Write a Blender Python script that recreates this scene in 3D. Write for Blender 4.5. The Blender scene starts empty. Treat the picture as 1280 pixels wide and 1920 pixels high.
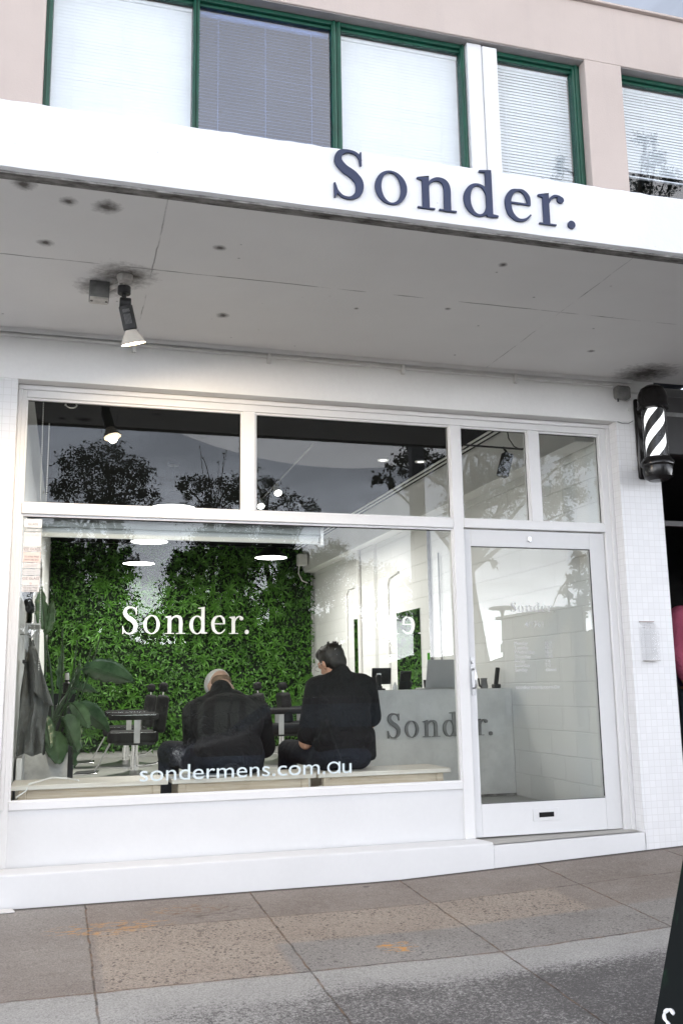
import bpy, bmesh, math, random
import numpy as np
from mathutils import Vector, Matrix, Quaternion
from math import sin, cos, pi, radians as R

S = bpy.context.scene
COL = S.collection

# ------------------------------------------------------------------ camera
CAM_POS = Vector((0.21502, -5.71625, 1.04099))
YAW, PITCH, ROLL, FPX = 0.2888868, 0.1817967, -0.0160615, 1800.03   # FPX: focal length in pixels of a 1280x1920 frame
_f = Vector((sin(YAW)*cos(PITCH), cos(YAW)*cos(PITCH), sin(PITCH)))
_r = Vector((cos(YAW), -sin(YAW), 0)); _u = _r.cross(_f)
CR = cos(ROLL)*_r + sin(ROLL)*_u
CU = -sin(ROLL)*_r + cos(ROLL)*_u
cd = bpy.data.cameras.new('camera'); cam = bpy.data.objects.new('camera', cd); COL.objects.link(cam)
cd.sensor_fit = 'VERTICAL'; cd.sensor_height = 36.0; cd.lens = 36.0*FPX/1920.0
cd.clip_start = 0.05; cd.clip_end = 3000
cam.matrix_world = Matrix(((CR.x, CU.x, -_f.x, CAM_POS.x), (CR.y, CU.y, -_f.y, CAM_POS.y),
                           (CR.z, CU.z, -_f.z, CAM_POS.z), (0, 0, 0, 1)))
S.camera = cam

def at(px, py, axis, val):
    """point of the photograph measured on the plane axis = val (site survey from the photo)"""
    d = _f + CR*((px-640)/FPX) - CU*((py-960)/FPX)
    t = (val-CAM_POS[axis])/d[axis]
    return CAM_POS + d*t

# ------------------------------------------------------------------ exposure, world, sun
S.view_settings.view_transform = 'Standard'; S.view_settings.look = 'None'
S.view_settings.gamma = 1.0; S.view_settings.exposure = 0.40
S.render.engine = 'CYCLES'
S.cycles.use_denoising = True
S.cycles.max_bounces = 10; S.cycles.diffuse_bounces = 5; S.cycles.glossy_bounces = 5
S.cycles.transparent_max_bounces = 24; S.cycles.transmission_bounces = 6
S.cycles.caustics_reflective = False; S.cycles.caustics_refractive = False
S.cycles.sample_clamp_indirect = 6.0

SUN_EL, SUN_AZ = R(38), R(162)          # azimuth measured from +y (north) clockwise: behind the camera, a little to the right
w = bpy.data.worlds.new('World'); S.world = w; w.use_nodes = True
nt = w.node_tree; nt.nodes.clear()
def wn(t, **k):
    n = nt.nodes.new(t)
    for a, b in k.items(): setattr(n, a, b)
    return n
def wm(op, a, b=None, clamp=False):
    n = wn('ShaderNodeMath', operation=op, use_clamp=clamp)
    for i, v in enumerate((a, b)):
        if v is None: continue
        if isinstance(v, (int, float)): n.inputs[i].default_value = v
        else: nt.links.new(v, n.inputs[i])
    return n.outputs[0]
sky = wn('ShaderNodeTexSky'); sky.sky_type = 'NISHITA'; sky.sun_disc = False
sky.sun_elevation = SUN_EL; sky.sun_rotation = SUN_AZ; sky.air_density = 1.2; sky.dust_density = 2.5
tc = wn('ShaderNodeTexCoord'); sep = wn('ShaderNodeSeparateXYZ'); nt.links.new(tc.outputs['Generated'], sep.inputs[0])
zc = wm('MAXIMUM', sep.outputs[2], 0.0)
zd = wm('ADD', zc, 0.16)
cv = wn('ShaderNodeCombineXYZ')
nt.links.new(wm('DIVIDE', sep.outputs[0], zd), cv.inputs[0]); nt.links.new(wm('DIVIDE', sep.outputs[1], zd), cv.inputs[1])
ns = wn('ShaderNodeTexNoise'); ns.inputs['Scale'].default_value = 0.9; ns.inputs['Detail'].default_value = 7; ns.inputs['Roughness'].default_value = 0.58
nt.links.new(cv.outputs[0], ns.inputs['Vector'])
cr = wn('ShaderNodeValToRGB'); cr.color_ramp.elements[0].position = 0.36; cr.color_ramp.elements[1].position = 0.66
nt.links.new(ns.outputs['Fac'], cr.inputs[0])
ns2 = wn('ShaderNodeTexNoise'); ns2.inputs['Scale'].default_value = 1.5; ns2.inputs['Detail'].default_value = 8; ns2.inputs['Roughness'].default_value = .6; ns2.inputs['Distortion'].default_value = .6
nt.links.new(cv.outputs[0], ns2.inputs['Vector'])
# cloud deck: bright low towards the horizon where the sun breaks through, grey and heavy higher up
hz = wm('SUBTRACT', 1.0, wm('DIVIDE', zc, 0.6, True), True)
hz = wm('POWER', hz, 3.2)
csm = wn('ShaderNodeMapRange', interpolation_type='SMOOTHSTEP'); csm.inputs[1].default_value = .30; csm.inputs[2].default_value = .70; nt.links.new(ns2.outputs['Fac'], csm.inputs[0])
low = wm('POWER', wm('SUBTRACT', 1.0, wm('DIVIDE', zc, 0.6, True), True), 11.0)
cl = wm('ADD', wm('MULTIPLY', csm.outputs[0], wm('ADD', 5.0, wm('MULTIPLY', hz, 22.0))), wm("MULTIPLY", hz, 42.0))
cl = wm('ADD', cl, wm('MULTIPLY', low, 70.0))
cl = wm('ADD', cl, 4.0)
ccol = wn('ShaderNodeMix', data_type='RGBA'); ccol.inputs[6].default_value = (0.74, 0.82, 1.0, 1); ccol.inputs[7].default_value = (0.98, 0.985, 1.0, 1)
nt.links.new(hz, ccol.inputs[0])
cmul = wn('ShaderNodeVectorMath', operation='SCALE'); nt.links.new(ccol.outputs[2], cmul.inputs[0]); nt.links.new(cl, cmul.inputs[3])
cov = wm('ADD', wm('MULTIPLY', cr.outputs[0], 0.08), 0.92, True)
mix = wn('ShaderNodeMix', data_type='RGBA'); nt.links.new(cov, mix.inputs[0]); nt.links.new(sky.outputs[0], mix.inputs[6]); nt.links.new(cmul.outputs[0], mix.inputs[7])
bg = wn('ShaderNodeBackground'); bg.inputs[1].default_value = 0.12; nt.links.new(mix.outputs[2], bg.inputs[0])
wo = wn('ShaderNodeOutputWorld'); nt.links.new(bg.outputs[0], wo.inputs[0])

sl = bpy.data.lights.new('sun', 'SUN'); sl.energy = 0.7; sl.angle = R(50); sl.color = (1, 0.96, 0.92)
so = bpy.data.objects.new('sun', sl); COL.objects.link(so)
sd = Vector((sin(SUN_AZ)*cos(SUN_EL), cos(SUN_AZ)*cos(SUN_EL), sin(SUN_EL)))
so.rotation_mode = 'QUATERNION'; so.rotation_quaternion = sd.to_track_quat('Z', 'Y')
so.location = (0, -30, 30)

rnd = random.Random(7)

# ------------------------------------------------------------------ materials
class M:
    """small node-expression builder round a Principled material"""
    def __init__(s, name, col=(.8, .8, .8), rough=.5, metal=0., spec=.5):
        s.m = bpy.data.materials.new(name); s.m.use_nodes = True
        s.t = s.m.node_tree; s.p = s.t.nodes['Principled BSDF']
        s.set('Base Color', (*col, 1) if isinstance(col, tuple) else col)
        s.set('Roughness', rough); s.set('Metallic', metal); s.set('Specular IOR Level', spec)
        s._tc = None
    def n(s, typ, **k):
        x = s.t.nodes.new(typ)
        for a, b in k.items(): setattr(x, a, b)
        return x
    def lk(s, v, sock):
        if isinstance(v, bpy.types.NodeSocket): s.t.links.new(v, sock)
        elif isinstance(v, (tuple, list)) and hasattr(sock, 'default_value') and sock.type == 'RGBA' and len(v) == 3: sock.default_value = (*v, 1)
        else: sock.default_value = v
    def set(s, nm, v): s.lk(v, s.p.inputs[nm])
    def pos(s):
        if not s._tc: s._tc = s.n('ShaderNodeTexCoord').outputs['Object']
        return s._tc
    def gpos(s): return s.n('ShaderNodeNewGeometry').outputs['Position']
    def xyz(s, v=None):
        q = s.n('ShaderNodeSeparateXYZ'); s.lk(v or s.gpos(), q.inputs[0]); return q.outputs
    def vec(s, x, y, z=0.):
        q = s.n('ShaderNodeCombineXYZ')
        for i, v in enumerate((x, y, z)): s.lk(v, q.inputs[i])
        return q.outputs[0]
    def ma(s, op, a, b=0., c=None, clamp=False):
        q = s.n('ShaderNodeMath', operation=op, use_clamp=clamp); s.lk(a, q.inputs[0]); s.lk(b, q.inputs[1])
        if c is not None: s.lk(c, q.inputs[2])
        return q.outputs[0]
    def rng(s, v, a, b, c=0., d=1.):
        q = s.n('ShaderNodeMapRange'); s.lk(v, q.inputs[0])
        for i, k in enumerate((a, b, c, d)): q.inputs[i+1].default_value = k
        return q.outputs[0]
    def noise(s, scale, detail=4, rough=.55, v=None, stretch=None, out='Fac', dist=0.):
        q = s.n('ShaderNodeTexNoise'); q.inputs['Scale'].default_value = scale; q.inputs['Detail'].default_value = detail
        q.inputs['Roughness'].default_value = rough; q.inputs['Distortion'].default_value = dist
        v = v or s.gpos()
        if stretch:
            mp = s.n('ShaderNodeMapping'); mp.inputs['Scale'].default_value = stretch; s.lk(v, mp.inputs[0]); v = mp.outputs[0]
        s.lk(v, q.inputs['Vector']); return q.outputs[out]
    def voro(s, scale, v=None, out='Distance', feature='F1', rand=1.):
        q = s.n('ShaderNodeTexVoronoi', feature=feature); q.inputs['Scale'].default_value = scale; q.inputs['Randomness'].default_value = rand
        s.lk(v or s.gpos(), q.inputs['Vector']); return q.outputs[out]
    def mix(s, f, a, b, blend='MIX'):
        q = s.n('ShaderNodeMix', data_type='RGBA', blend_type=blend); s.lk(f, q.inputs[0]); s.lk(a, q.inputs[6]); s.lk(b, q.inputs[7]); return q.outputs[2]
    def bump(s, h, strength=.3, dist=.01, normal=None):
        q = s.n('ShaderNodeBump'); q.inputs['Strength'].default_value = strength; q.inputs['Distance'].default_value = dist
        s.lk(h, q.inputs['Height'])
        if normal: s.lk(normal, q.inputs['Normal'])
        s.lk(q.outputs[0], s.p.inputs['Normal']); return q.outputs[0]
    def vary(s, col, amt=.12, scale=6., detail=5, bump=0., bscale=80., stretch=None):
        """base colour with soft blotchy variation"""
        f = s.noise(scale, detail, v=s.pos(), stretch=stretch)
        lo = tuple(c*(1-amt) for c in col); hi = tuple(min(1, c*(1+amt)) for c in col)
        s.set('Base Color', s.mix(s.rng(f, .3, .7), lo, hi))
        if bump: s.bump(s.noise(bscale, 3, v=s.pos()), bump, .004)
        return s

def simple(name, col, rough=.5, metal=0., amt=.1, scale=8., bump=0., bscale=90., spec=.5, stretch=None):
    return M(name, col, rough, metal, spec).vary(col, amt, scale, bump=bump, bscale=bscale, stretch=stretch).m

def emit(name, col, strength):
    m = M(name, (0.8, .8, .8), .4); m.set('Emission Color', (*col, 1)); m.set('Emission Strength', strength); return m.m

def glassy(name, refl=.06, tint=(1, 1, 1), rough=0.0):
    m = bpy.data.materials.new(name); m.use_nodes = True; t = m.node_tree; t.nodes.clear()
    o = t.nodes.new('ShaderNodeOutputMaterial'); mx = t.nodes.new('ShaderNodeMixShader')
    tr = t.nodes.new('ShaderNodeBsdfTransparent'); tr.inputs[0].default_value = (*tint, 1)
    gl = t.nodes.new('ShaderNodeBsdfGlossy'); gl.inputs['Roughness'].default_value = rough
    lw = t.nodes.new('ShaderNodeLayerWeight'); lw.inputs[0].default_value = .5
    pw = t.nodes.new('ShaderNodeMath'); pw.operation = 'POWER'; pw.inputs[1].default_value = 5
    t.links.new(lw.outputs['Facing'], pw.inputs[0])
    mp = t.nodes.new('ShaderNodeMapRange'); mp.inputs[3].default_value = refl; mp.inputs[4].default_value = 1.0
    t.links.new(pw.outputs[0], mp.inputs[0])
    t.links.new(mp.outputs[0], mx.inputs[0]); t.links.new(tr.outputs[0], mx.inputs[1]); t.links.new(gl.outputs[0], mx.inputs[2])
    t.links.new(mx.outputs[0], o.inputs[0]); return m

def white_paint(name, col=(.80, .80, .80), rough=.45, dirt=.06, bump=.12, scale=3.):
    m = M(name, col, rough)
    f = m.noise(scale, 6, .6); g = m.noise(38, 3)
    d = m.ma('ADD', m.ma('MULTIPLY', m.rng(f, .35, .7), .7), m.ma('MULTIPLY', m.rng(g, .4, .7), .3))
    m.set('Base Color', m.mix(d, tuple(c*(1-dirt) for c in col), col))
    m.bump(m.ma('ADD', m.noise(120, 3), m.ma('MULTIPLY', m.noise(9, 3), 1.5)), bump, .003)
    return m.m

MAT = {}
MAT['frame_paint'] = white_paint('white gloss timber paint', (.76, .755, .75), .38, .05, .15)
MAT['panel_paint'] = white_paint('white painted panel', (.70, .70, .70), .5, .05, .10)
MAT['render'] = white_paint('white painted render', (.87, .865, .855), .6, .08, .3, 2.)

# white mosaic tile
def mosaic():
    m = M('white mosaic tile', (.78, .78, .78), .28)
    x, y, z = m.xyz()
    u = m.ma('ADD', x, y)
    b = m.n('ShaderNodeTexBrick'); b.offset = 0.; b.inputs['Scale'].default_value = 1.
    b.inputs['Brick Width'].default_value = .0425; b.inputs['Row Height'].default_value = .0425; b.inputs['Mortar Size'].default_value = .0020
    b.inputs['Mortar Smooth'].default_value = .3
    b.inputs['Color1'].default_value = (.78, .78, .785, 1); b.inputs['Color2'].default_value = (.74, .74, .745, 1); b.inputs['Mortar'].default_value = (.67, .665, .66, 1)
    m.lk(m.vec(u, z), b.inputs['Vector'])
    m.set('Base Color', m.mix(m.rng(m.noise(5, 4), .3, .75, 0, .12), b.outputs[0], (.66, .64, .61)))
    m.bump(m.ma('ADD', m.ma('MULTIPLY', b.outputs['Fac'], -1), m.ma('MULTIPLY', m.noise(30, 2), .25)), .35, .002)
    return m.m
MAT['mosaic'] = mosaic()

# painted concrete block
def blocks():
    m = M('white painted block wall', (.78, .78, .77), .55)
    x, y, z = m.xyz()
    b = m.n('ShaderNodeTexBrick'); b.offset = .5; b.inputs['Scale'].default_value = 1.
    b.inputs['Brick Width'].default_value = .37; b.inputs['Row Height'].default_value = .178; b.inputs['Mortar Size'].default_value = .006
    b.inputs['Mortar Smooth'].default_value = .6
    b.inputs['Color1'].default_value = (.79, .79, .78, 1); b.inputs['Color2'].default_value = (.76, .765, .755, 1); b.inputs['Mortar'].default_value = (.71, .71, .70, 1)
    wob = m.noise(3, 2)
    m.lk(m.vec(m.ma('ADD', x, y), m.ma('ADD', z, m.ma('MULTIPLY', wob, .012))), b.inputs['Vector'])
    m.set('Base Color', b.outputs[0])
    m.bump(m.ma('ADD', m.ma('MULTIPLY', b.outputs['Fac'], -1.4), m.ma('MULTIPLY', m.noise(70, 4), .35)), .5, .006)
    return m.m
MAT['blocks'] = blocks()

STAINS = [((.376, -.84), .10), ((.481, -1.02), .12), ((.36, -1.72), .05), ((.20, -1.73), .03), ((.10, -1.30), .03), ((.9, -1.45), .025), ((1.05, -.62), .03), ((2.25, -1.02), .015), ((2.3, -1.62), .02), ((3.4, -.6), .02), ((4.0, -.30), .16), ((.02, -1.83), .04), ((1.75, -.9), .012)]
def soffit():
    m = M('grey painted soffit', (.50, .495, .48), .7)
    x, y, z = m.xyz()
    base = m.mix(m.rng(m.noise(1.6, 6, .6), .3, .7), (.81, .805, .79), (.86, .855, .84))
    nz = m.noise(26, 5, .65)
    k = None
    for (cx, cy), rad in STAINS:
        dx = m.ma('SUBTRACT', x, cx); dy = m.ma('SUBTRACT', y, cy)
        d = m.ma('SQRT', m.ma('ADD', m.ma('MULTIPLY', dx, dx), m.ma('MULTIPLY', dy, dy)))
        d = m.ma('ADD', d, m.ma('MULTIPLY', m.ma('SUBTRACT', nz, .5), rad*1.6))
        v = m.rng(d, rad*.25, rad*1.45, .93, 0.)
        k = v if k is None else m.ma('MAXIMUM', k, v)
    # sheet joints with fine dirt lines
    def line(c, u, wv=.006, gain=.8):
        d = m.ma('ABSOLUTE', m.ma('SUBTRACT', m.ma('ADD', u, m.ma('MULTIPLY', m.noise(4, 3), .02)), c))
        return m.ma('MULTIPLY', m.rng(d, wv*.3, wv, 1., 0.), m.rng(m.noise(5, 4), .42, .62, 0., gain))
    k = m.ma('MAXIMUM', k, line(-1.12, y)); k = m.ma('MAXIMUM', k, line(.62, x, .005, .6)); k = m.ma('MAXIMUM', k, line(2.9, x, .005, .6))
    sp = m.voro(7., m.vec(x, y, 0.)); k = m.ma('MAXIMUM', k, m.ma('MULTIPLY', m.rng(sp, .02, .07, .8, 0.), m.rng(m.noise(2.2, 2), .50, .58)))
    m.set('Base Color', m.mix(k, base, (.045, .035, .028)))
    m.bump(m.noise(60, 4), .2, .004)
    return m.m
MAT['soffit'] = soffit()

def fascia():
    m = M('white fascia paint', (.86, .86, .87), .55)
    sp = m.voro(9., None); f = m.rng(sp, .01, .045, .6, 0.)
    f = m.ma('MULTIPLY', f, m.rng(m.noise(3, 3), .5, .6))
    m.set('Base Color', m.mix(f, m.mix(m.rng(m.noise(2.5, 5), .35, .7), (.76, .76, .765), (.82, .82, .825)), (.38, .35, .31)))
    m.bump(m.ma('ADD', m.noise(45, 5, .7), m.ma('MULTIPLY', m.noise(7, 3), 2.)), .35, .004)
    return m.m
MAT['fascia'] = fascia()
def drip():
    m = M('weathered drip edge', (.22, .215, .20), .8)
    f = m.noise(9, 6, .7, stretch=(1, 3, 3))
    m.set('Base Color', m.mix(m.rng(f, .35, .62), (.045, .04, .035), (.30, .29, .275)))
    m.bump(m.noise(40, 4), .4, .004); return m.m
MAT['drip'] = drip()
def pinkwall():
    m = M('pink beige render', (.60, .48, .43), .75)
    f = m.noise(1.3, 6, .6); st = m.noise(6, 4, stretch=(1.5, 1.5, .18))
    c = m.mix(m.rng(f, .3, .7), (.47, .395, .355), (.52, .44, .395))
    m.set('Base Color', m.mix(m.rng(st, .5, .8, 0, .3), c, (.40, .34, .32)))
    m.bump(m.noise(90, 5, .7), .35, .004); return m.m
MAT['pink'] = pinkwall()
MAT['green_frame'] = simple('green window enamel', (.006, .070, .042), .4, amt=.2)
MAT['glass'] = glassy('shop window glass', .040, (.97, .985, .975))
MAT['glass_up'] = glassy('upper window glass', .085, (.95, .97, .99))
MAT['glass_sky_tint'] = glassy('sky reflection tinted glass', .10, (.60, .68, .84))  # blue of the reflected sky put into the tint of one pane
MAT['acrylic'] = glassy('clear acrylic', .03, (1, 1, 1))
MAT['blind'] = simple('white aluminium slat', (.86, .87, .86), .4, amt=.03)
MAT['black'] = simple('black satin metal', (.012, .012, .013), .35, amt=.2)
MAT['black_plastic'] = simple('black plastic', (.015, .015, .016), .5, amt=.2)
MAT['black_gloss'] = simple('black gloss', (.01, .01, .01), .12, amt=.1)
MAT['navy'] = simple('navy painted letter', (.010, .021, .072), .5, amt=.15)
MAT['white_vinyl'] = simple('white acrylic letter', (.86, .86, .86), .4, amt=.03)
MAT['frost_vinyl'] = simple('pale vinyl lettering', (.62, .70, .72), .45, amt=.05)
MAT['grey_vinyl'] = simple('pale grey vinyl lettering', (.50, .50, .50), .5, amt=.05)
MAT['chrome'] = simple('chrome', (.75, .75, .76), .14, 1., amt=.05)
MAT['brushed'] = simple('brushed aluminium', (.50, .50, .50), .38, 1., amt=.08)
MAT['mirror'] = simple('mirror silver', (.92, .94, .93), .01, 1., amt=.01)
MAT['leather'] = simple('black leather', (.010, .010, .011), .68, amt=.25, bump=.25, bscale=160, spec=.25)
MAT['ceiling_black'] = simple('black painted ceiling', (.005, .005, .0055), .9, amt=.3, bump=.2, spec=.05)
MAT['grey_pvc'] = simple('grey weathered plastic', (.19, .19, .185), .55, amt=.3, scale=20)
MAT['white_pvc'] = simple('white plastic conduit', (.74, .735, .72), .5, amt=.08)
MAT['old_white'] = simple('aged white metal', (.60, .575, .54), .5, amt=.25, scale=25)
MAT['steel'] = simple('stainless steel', (.55, .55, .55), .28, 1., amt=.1)

def concrete(name, col, amt=.16, sc=3.5, pores=.5, rough=.75):
    m = M(name, col, rough)
    f = m.noise(sc, 7, .62); g = m.noise(24, 4)
    c = m.mix(m.rng(f, .3, .72), tuple(k*(1-amt) for k in col), tuple(k*(1+amt) for k in col))
    c = m.mix(m.rng(g, .55, .8, 0, .25), c, tuple(k*.6 for k in col))
    p = m.voro(55.); pm = m.ma('MULTIPLY', m.rng(p, .06, .16, pores, 0.), m.rng(m.noise(8, 3), .48, .6))
    m.set('Base Color', m.mix(pm, c, tuple(k*.35 for k in col)))
    m.bump(m.ma('SUBTRACT', m.noise(60, 4), pm), .3, .004); return m.m
MAT['concrete'] = concrete('polished concrete counter', (.70, .70, .685))
MAT['concrete_pot'] = concrete('porous concrete planter', (.68, .68, .665), .25, 9., .95)
MAT['floor'] = concrete('sealed concrete floor', (.36, .36, .34), .14, 2., .1, .32)
MAT['threshold'] = concrete('grey threshold paint', (.42, .41, .385), .08, 3., .2, .6)
MAT['letter_concrete'] = concrete('dark concrete letter', (.24, .24, .235), .2, 20., .3)

def wood():
    m = M('whitewashed pine', (.68, .56, .42), .55)
    g = m.noise(5, 6, .6, v=m.pos(), stretch=(.6, 9, 9), dist=.6)
    fine = m.noise(30, 3, v=m.pos(), stretch=(.3, 8, 8))
    c = m.mix(m.rng(g, .3, .7), (.52, .40, .28), (.70, .60, .47))
    m.set('Base Color', m.mix(m.rng(fine, .45, .75, 0, .35), c, (.78, .72, .62)))
    m.bump(fine, .15, .002); return m.m
MAT['wood'] = wood()
def wood_white():
    m = M('whitewashed bench top', (.74, .70, .63), .5)
    g = m.noise(5, 6, .6, v=m.pos(), stretch=(.6, 9, 9), dist=.6)
    m.set('Base Color', m.mix(m.rng(g, .3, .7), (.66, .60, .52), (.77, .74, .69)))
    m.bump(g, .12, .002); return m.m
MAT['wood_white'] = wood_white()

def leafmat(name, dark, light, rough=.45, sc=1.2):
    m = M(name, dark, rough)
    r = m.n('ShaderNodeNewGeometry').outputs['Random Per Island']
    f = m.ma('ADD', m.ma('MULTIPLY', r, .65), m.ma('MULTIPLY', m.rng(m.noise(sc, 3), .3, .7), .35))
    m.set('Base Color', m.mix(f, dark, light)); return m.m
MAT['leaf_wall'] = leafmat('boxwood leaf', (.008, .040, .005), (.10, .29, .025))
MAT['leaf_fern'] = leafmat('bright fern leaf', (.03, .11, .012), (.13, .33, .04))
MAT['leaf_tree'] = leafmat('tree leaf', (.012, .018, .008), (.035, .045, .02), .6, .4)
MAT['leaf_grey'] = leafmat('eucalypt leaf', (.02, .027, .014), (.06, .07, .04), .6, .4)
MAT['bark'] = simple('grey brown bark', (.07, .055, .042), .9, amt=.35, scale=6, bump=.6, bscale=20)
MAT['plant_leaf'] = None
def plantleaf():
    m = M('glossy broad leaf', (.02, .06, .02), .18)
    f = m.noise(7, 4, v=m.pos()); m.set('Base Color', m.mix(m.rng(f, .3, .7), (.045, .10, .045), (.13, .22, .11)))
    m.bump(m.noise(28, 3, v=m.pos(), stretch=(1, 4, 4)), .25, .004); return m.m
MAT['plant_leaf'] = plantleaf()
MAT['stem'] = simple('green stem', (.03, .07, .02), .45, amt=.25)

def cloth(name, col, amt=.2, rough=.85, bs=14):
    m = M(name, col, rough, spec=.25)
    f = m.noise(5, 5, v=m.pos()); m.set('Base Color', m.mix(m.rng(f, .3, .7), tuple(c*(1-amt) for c in col), tuple(c*(1+amt) for c in col)))
    m.bump(m.ma('ADD', m.noise(bs, 4, v=m.pos(), dist=1.2), m.ma('MULTIPLY', m.noise(240, 2, v=m.pos()), .12)), .8, .03); return m.m
MAT['black_cloth'] = cloth('black cotton', (.013, .013, .014))
MAT['dark_denim'] = cloth('dark navy denim', (.017, .02, .028))
MAT['grey_nylon'] = cloth('grey nylon cape', (.12, .125, .122), .2, .35, 9)
MAT['pink_cloth'] = cloth('dusty pink cotton', (.40, .085, .14), .15)
MAT['purple_cloth'] = cloth('dark purple cotton', (.10, .05, .13), .15)
MAT['slate_cloth'] = cloth('slate cotton trousers', (.10, .135, .145), .15)
MAT['cap'] = cloth('pale grey wool', (.55, .55, .53), .1)
MAT['skin'] = simple('tanned skin', (.50, .27, .18), .5, amt=.12, scale=12)
MAT['skin2'] = simple('fair skin with stubble', (.46, .31, .24), .55, amt=.15, scale=30)
MAT['hair'] = simple('dark brown hair', (.014, .011, .009), .5, amt=.4, scale=60, bump=.5, bscale=200, stretch=(1, 1, .2))

def pavement():
    m = M('concrete footpath', (.3, .28, .26), .85)
    x, y, z = m.xyz()
    yw = m.ma('ADD', y, m.ma('MULTIPLY', m.ma('SUBTRACT', m.noise(2.5, 4), .5), .05))
    n1 = m.noise(2.2, 6, .6); n2 = m.noise(22, 4, .6); n3 = m.noise(75, 4, .7)
    def band(a, b, e=.02):
        return m.ma('MULTIPLY', m.rng(yw, a-e, a+e), m.rng(yw, b-e, b+e, 1., 0.))
    # plain trowelled strip at the wall: warm grey brown
    c = m.mix(m.rng(n1, .3, .7), (.215, .178, .155), (.30, .258, .23))
    c = m.mix(m.rng(n2, .5, .75, 0, .35), c, (.36, .32, .29))
    # exposed aggregate strip: sandy ground with dark stones
    agg = m.mix(m.rng(n1, .3, .7), (.33, .268, .222), (.41, .345, .29))
    agg = m.mix(m.rng(m.noise(50, 3), .45, .7, 0, .4), agg, (.24, .20, .175))
    vp = m.n('ShaderNodeMapping'); vp.inputs['Scale'].default_value = (1., 1., .2); m.lk(m.gpos(), vp.inputs[0])
    st = m.voro(46., vp.outputs[0]); stn = m.rng(st, .27, .37, 1., 0.)
    keep = m.rng(m.noise(52, 1), .43, .50)
    keep = m.ma('MULTIPLY', keep, m.rng(m.noise(5, 3), .36, .55))
    sm = m.ma('MULTIPLY', stn, keep)
    sf = m.voro(92., vp.outputs[0]); sm2 = m.ma('MULTIPLY', m.rng(sf, .26, .38, 1., 0.), m.rng(m.noise(85, 1), .45, .53))
    sl_ = m.voro(31., vp.outputs[0]); sm3 = m.ma('MULTIPLY', m.rng(sl_, .20, .30, 1., 0.), m.rng(m.noise(23, 1), .55, .60))
    sm = m.ma('MAXIMUM', sm, m.ma('MAXIMUM', m.ma('MULTIPLY', sm2, .75), sm3))
    agg = m.mix(m.ma('MULTIPLY', sm, .85), agg, m.mix(m.noise(40, 2), (.035, .03, .032), (.16, .12, .10)))
    isagg = m.ma('MULTIPLY', m.ma('MULTIPLY', band(-1.12, -.66), m.rng(x, .43, .46)), m.rng(m.ma('ADD', x, m.ma('MULTIPLY', n2, .12)), 2.92, 2.97, 1., 0.))
    wide = m.ma('MULTIPLY', m.ma('MULTIPLY', band(-1.52, -.66), m.rng(x, .43, .46)), m.rng(x, 1.22, 1.26, 1., 0.))
    isagg = m.ma('MAXIMUM', isagg, wide)
    c = m.mix(isagg, c, agg)
    # patched strip, cooler grey with faint stones
    pt = m.mix(m.rng(n1, .3, .7), (.245, .225, .21), (.33, .305, .285))
    pt = m.mix(m.ma('MULTIPLY', sm, .6), pt, (.09, .085, .085))
    ispt = m.ma('MULTIPLY', band(-1.50, -1.10), m.ma('SUBTRACT', 1., wide))
    c = m.mix(m.ma('MULTIPLY', ispt, m.rng(x, .43, .46)), c, pt)
    # left hand slab: cool plain concrete
    lf = m.mix(m.rng(n1, .3, .7), (.26, .235, .22), (.35, .325, .305))
    lf = m.mix(m.ma('MULTIPLY', sm, .45), lf, (.12, .105, .095))
    c = m.mix(m.ma('MULTIPLY', m.rng(x, .40, .43, 1., 0.), m.rng(yw, -1.7, -.1)), c, lf)
    # weathered slabs towards the kerb: pale with black mottling that leaves the slab margins clean
    we = m.mix(m.rng(n1, .3, .7), (.33, .315, .305), (.42, .405, .39))
    mot = m.ma('ADD', m.ma('MULTIPLY', m.noise(62, 8, .78), .6), m.ma('MULTIPLY', m.noise(150, 5, .75), .4))
    big = m.noise(1.6, 4, .6)
    wd = m.ma('ADD', m.ma('MULTIPLY', m.rng(yw, -1.53, -1.85), .8), m.ma('MULTIPLY', m.ma('SUBTRACT', big, .5), .9))
    wd = m.ma('MULTIPLY', wd, m.rng(x, .2, 1.3, .55, 1.))
    thr = m.ma('SUBTRACT', .66, m.ma('MULTIPLY', wd, .30))
    mk = m.ma('MULTIPLY', m.ma('SUBTRACT', mot, thr), 11., clamp=True)
    we = m.mix(m.ma('MULTIPLY', mk, .88), we, (.075, .068, .068))
    iswe = m.rng(yw, -1.49, -1.52)
    c = m.mix(iswe, c, we)
    gr = m.noise(120, 5, .8); gr2 = m.noise(38, 6, .75)
    c = m.mix(1., c, m.vec(m.rng(gr, .32, .68, .55, 1.38), m.rng(gr, .32, .68, .56, 1.39), m.rng(gr, .32, .68, .555, 1.37)), 'MULTIPLY')
    c = m.mix(m.rng(gr2, .56, .74, 0., .5), c, (.12, .105, .10)); c = m.mix(m.rng(gr2, .44, .28, 0., .4), c, (.46, .43, .41))
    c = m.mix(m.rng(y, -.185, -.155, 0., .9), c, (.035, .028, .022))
    # joints
    j = None
    def joint(d, wv=.007):
        return m.rng(d, wv*.4, wv*1.3, 1., 0.)
    xr = m.ma('ADD', x, m.ma('MULTIPLY', m.ma('SUBTRACT', m.noise(9, 3), .5), .02))
    for k in range(-4, 9):
        jj = joint(m.ma('ABSOLUTE', m.ma('SUBTRACT', xr, .415+.885*k)), .0055)
        j = jj if j is None else m.ma('MAXIMUM', j, jj)
    yr = m.ma('ADD', y, m.ma('MULTIPLY', m.ma('SUBTRACT', m.noise(7, 4), .5), .03))
    for c0 in (-1.50, -3.6, -5.4):
        j = m.ma('MAXIMUM', j, joint(m.ma('ABSOLUTE', m.ma('SUBTRACT', yr, c0)), .006))
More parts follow.
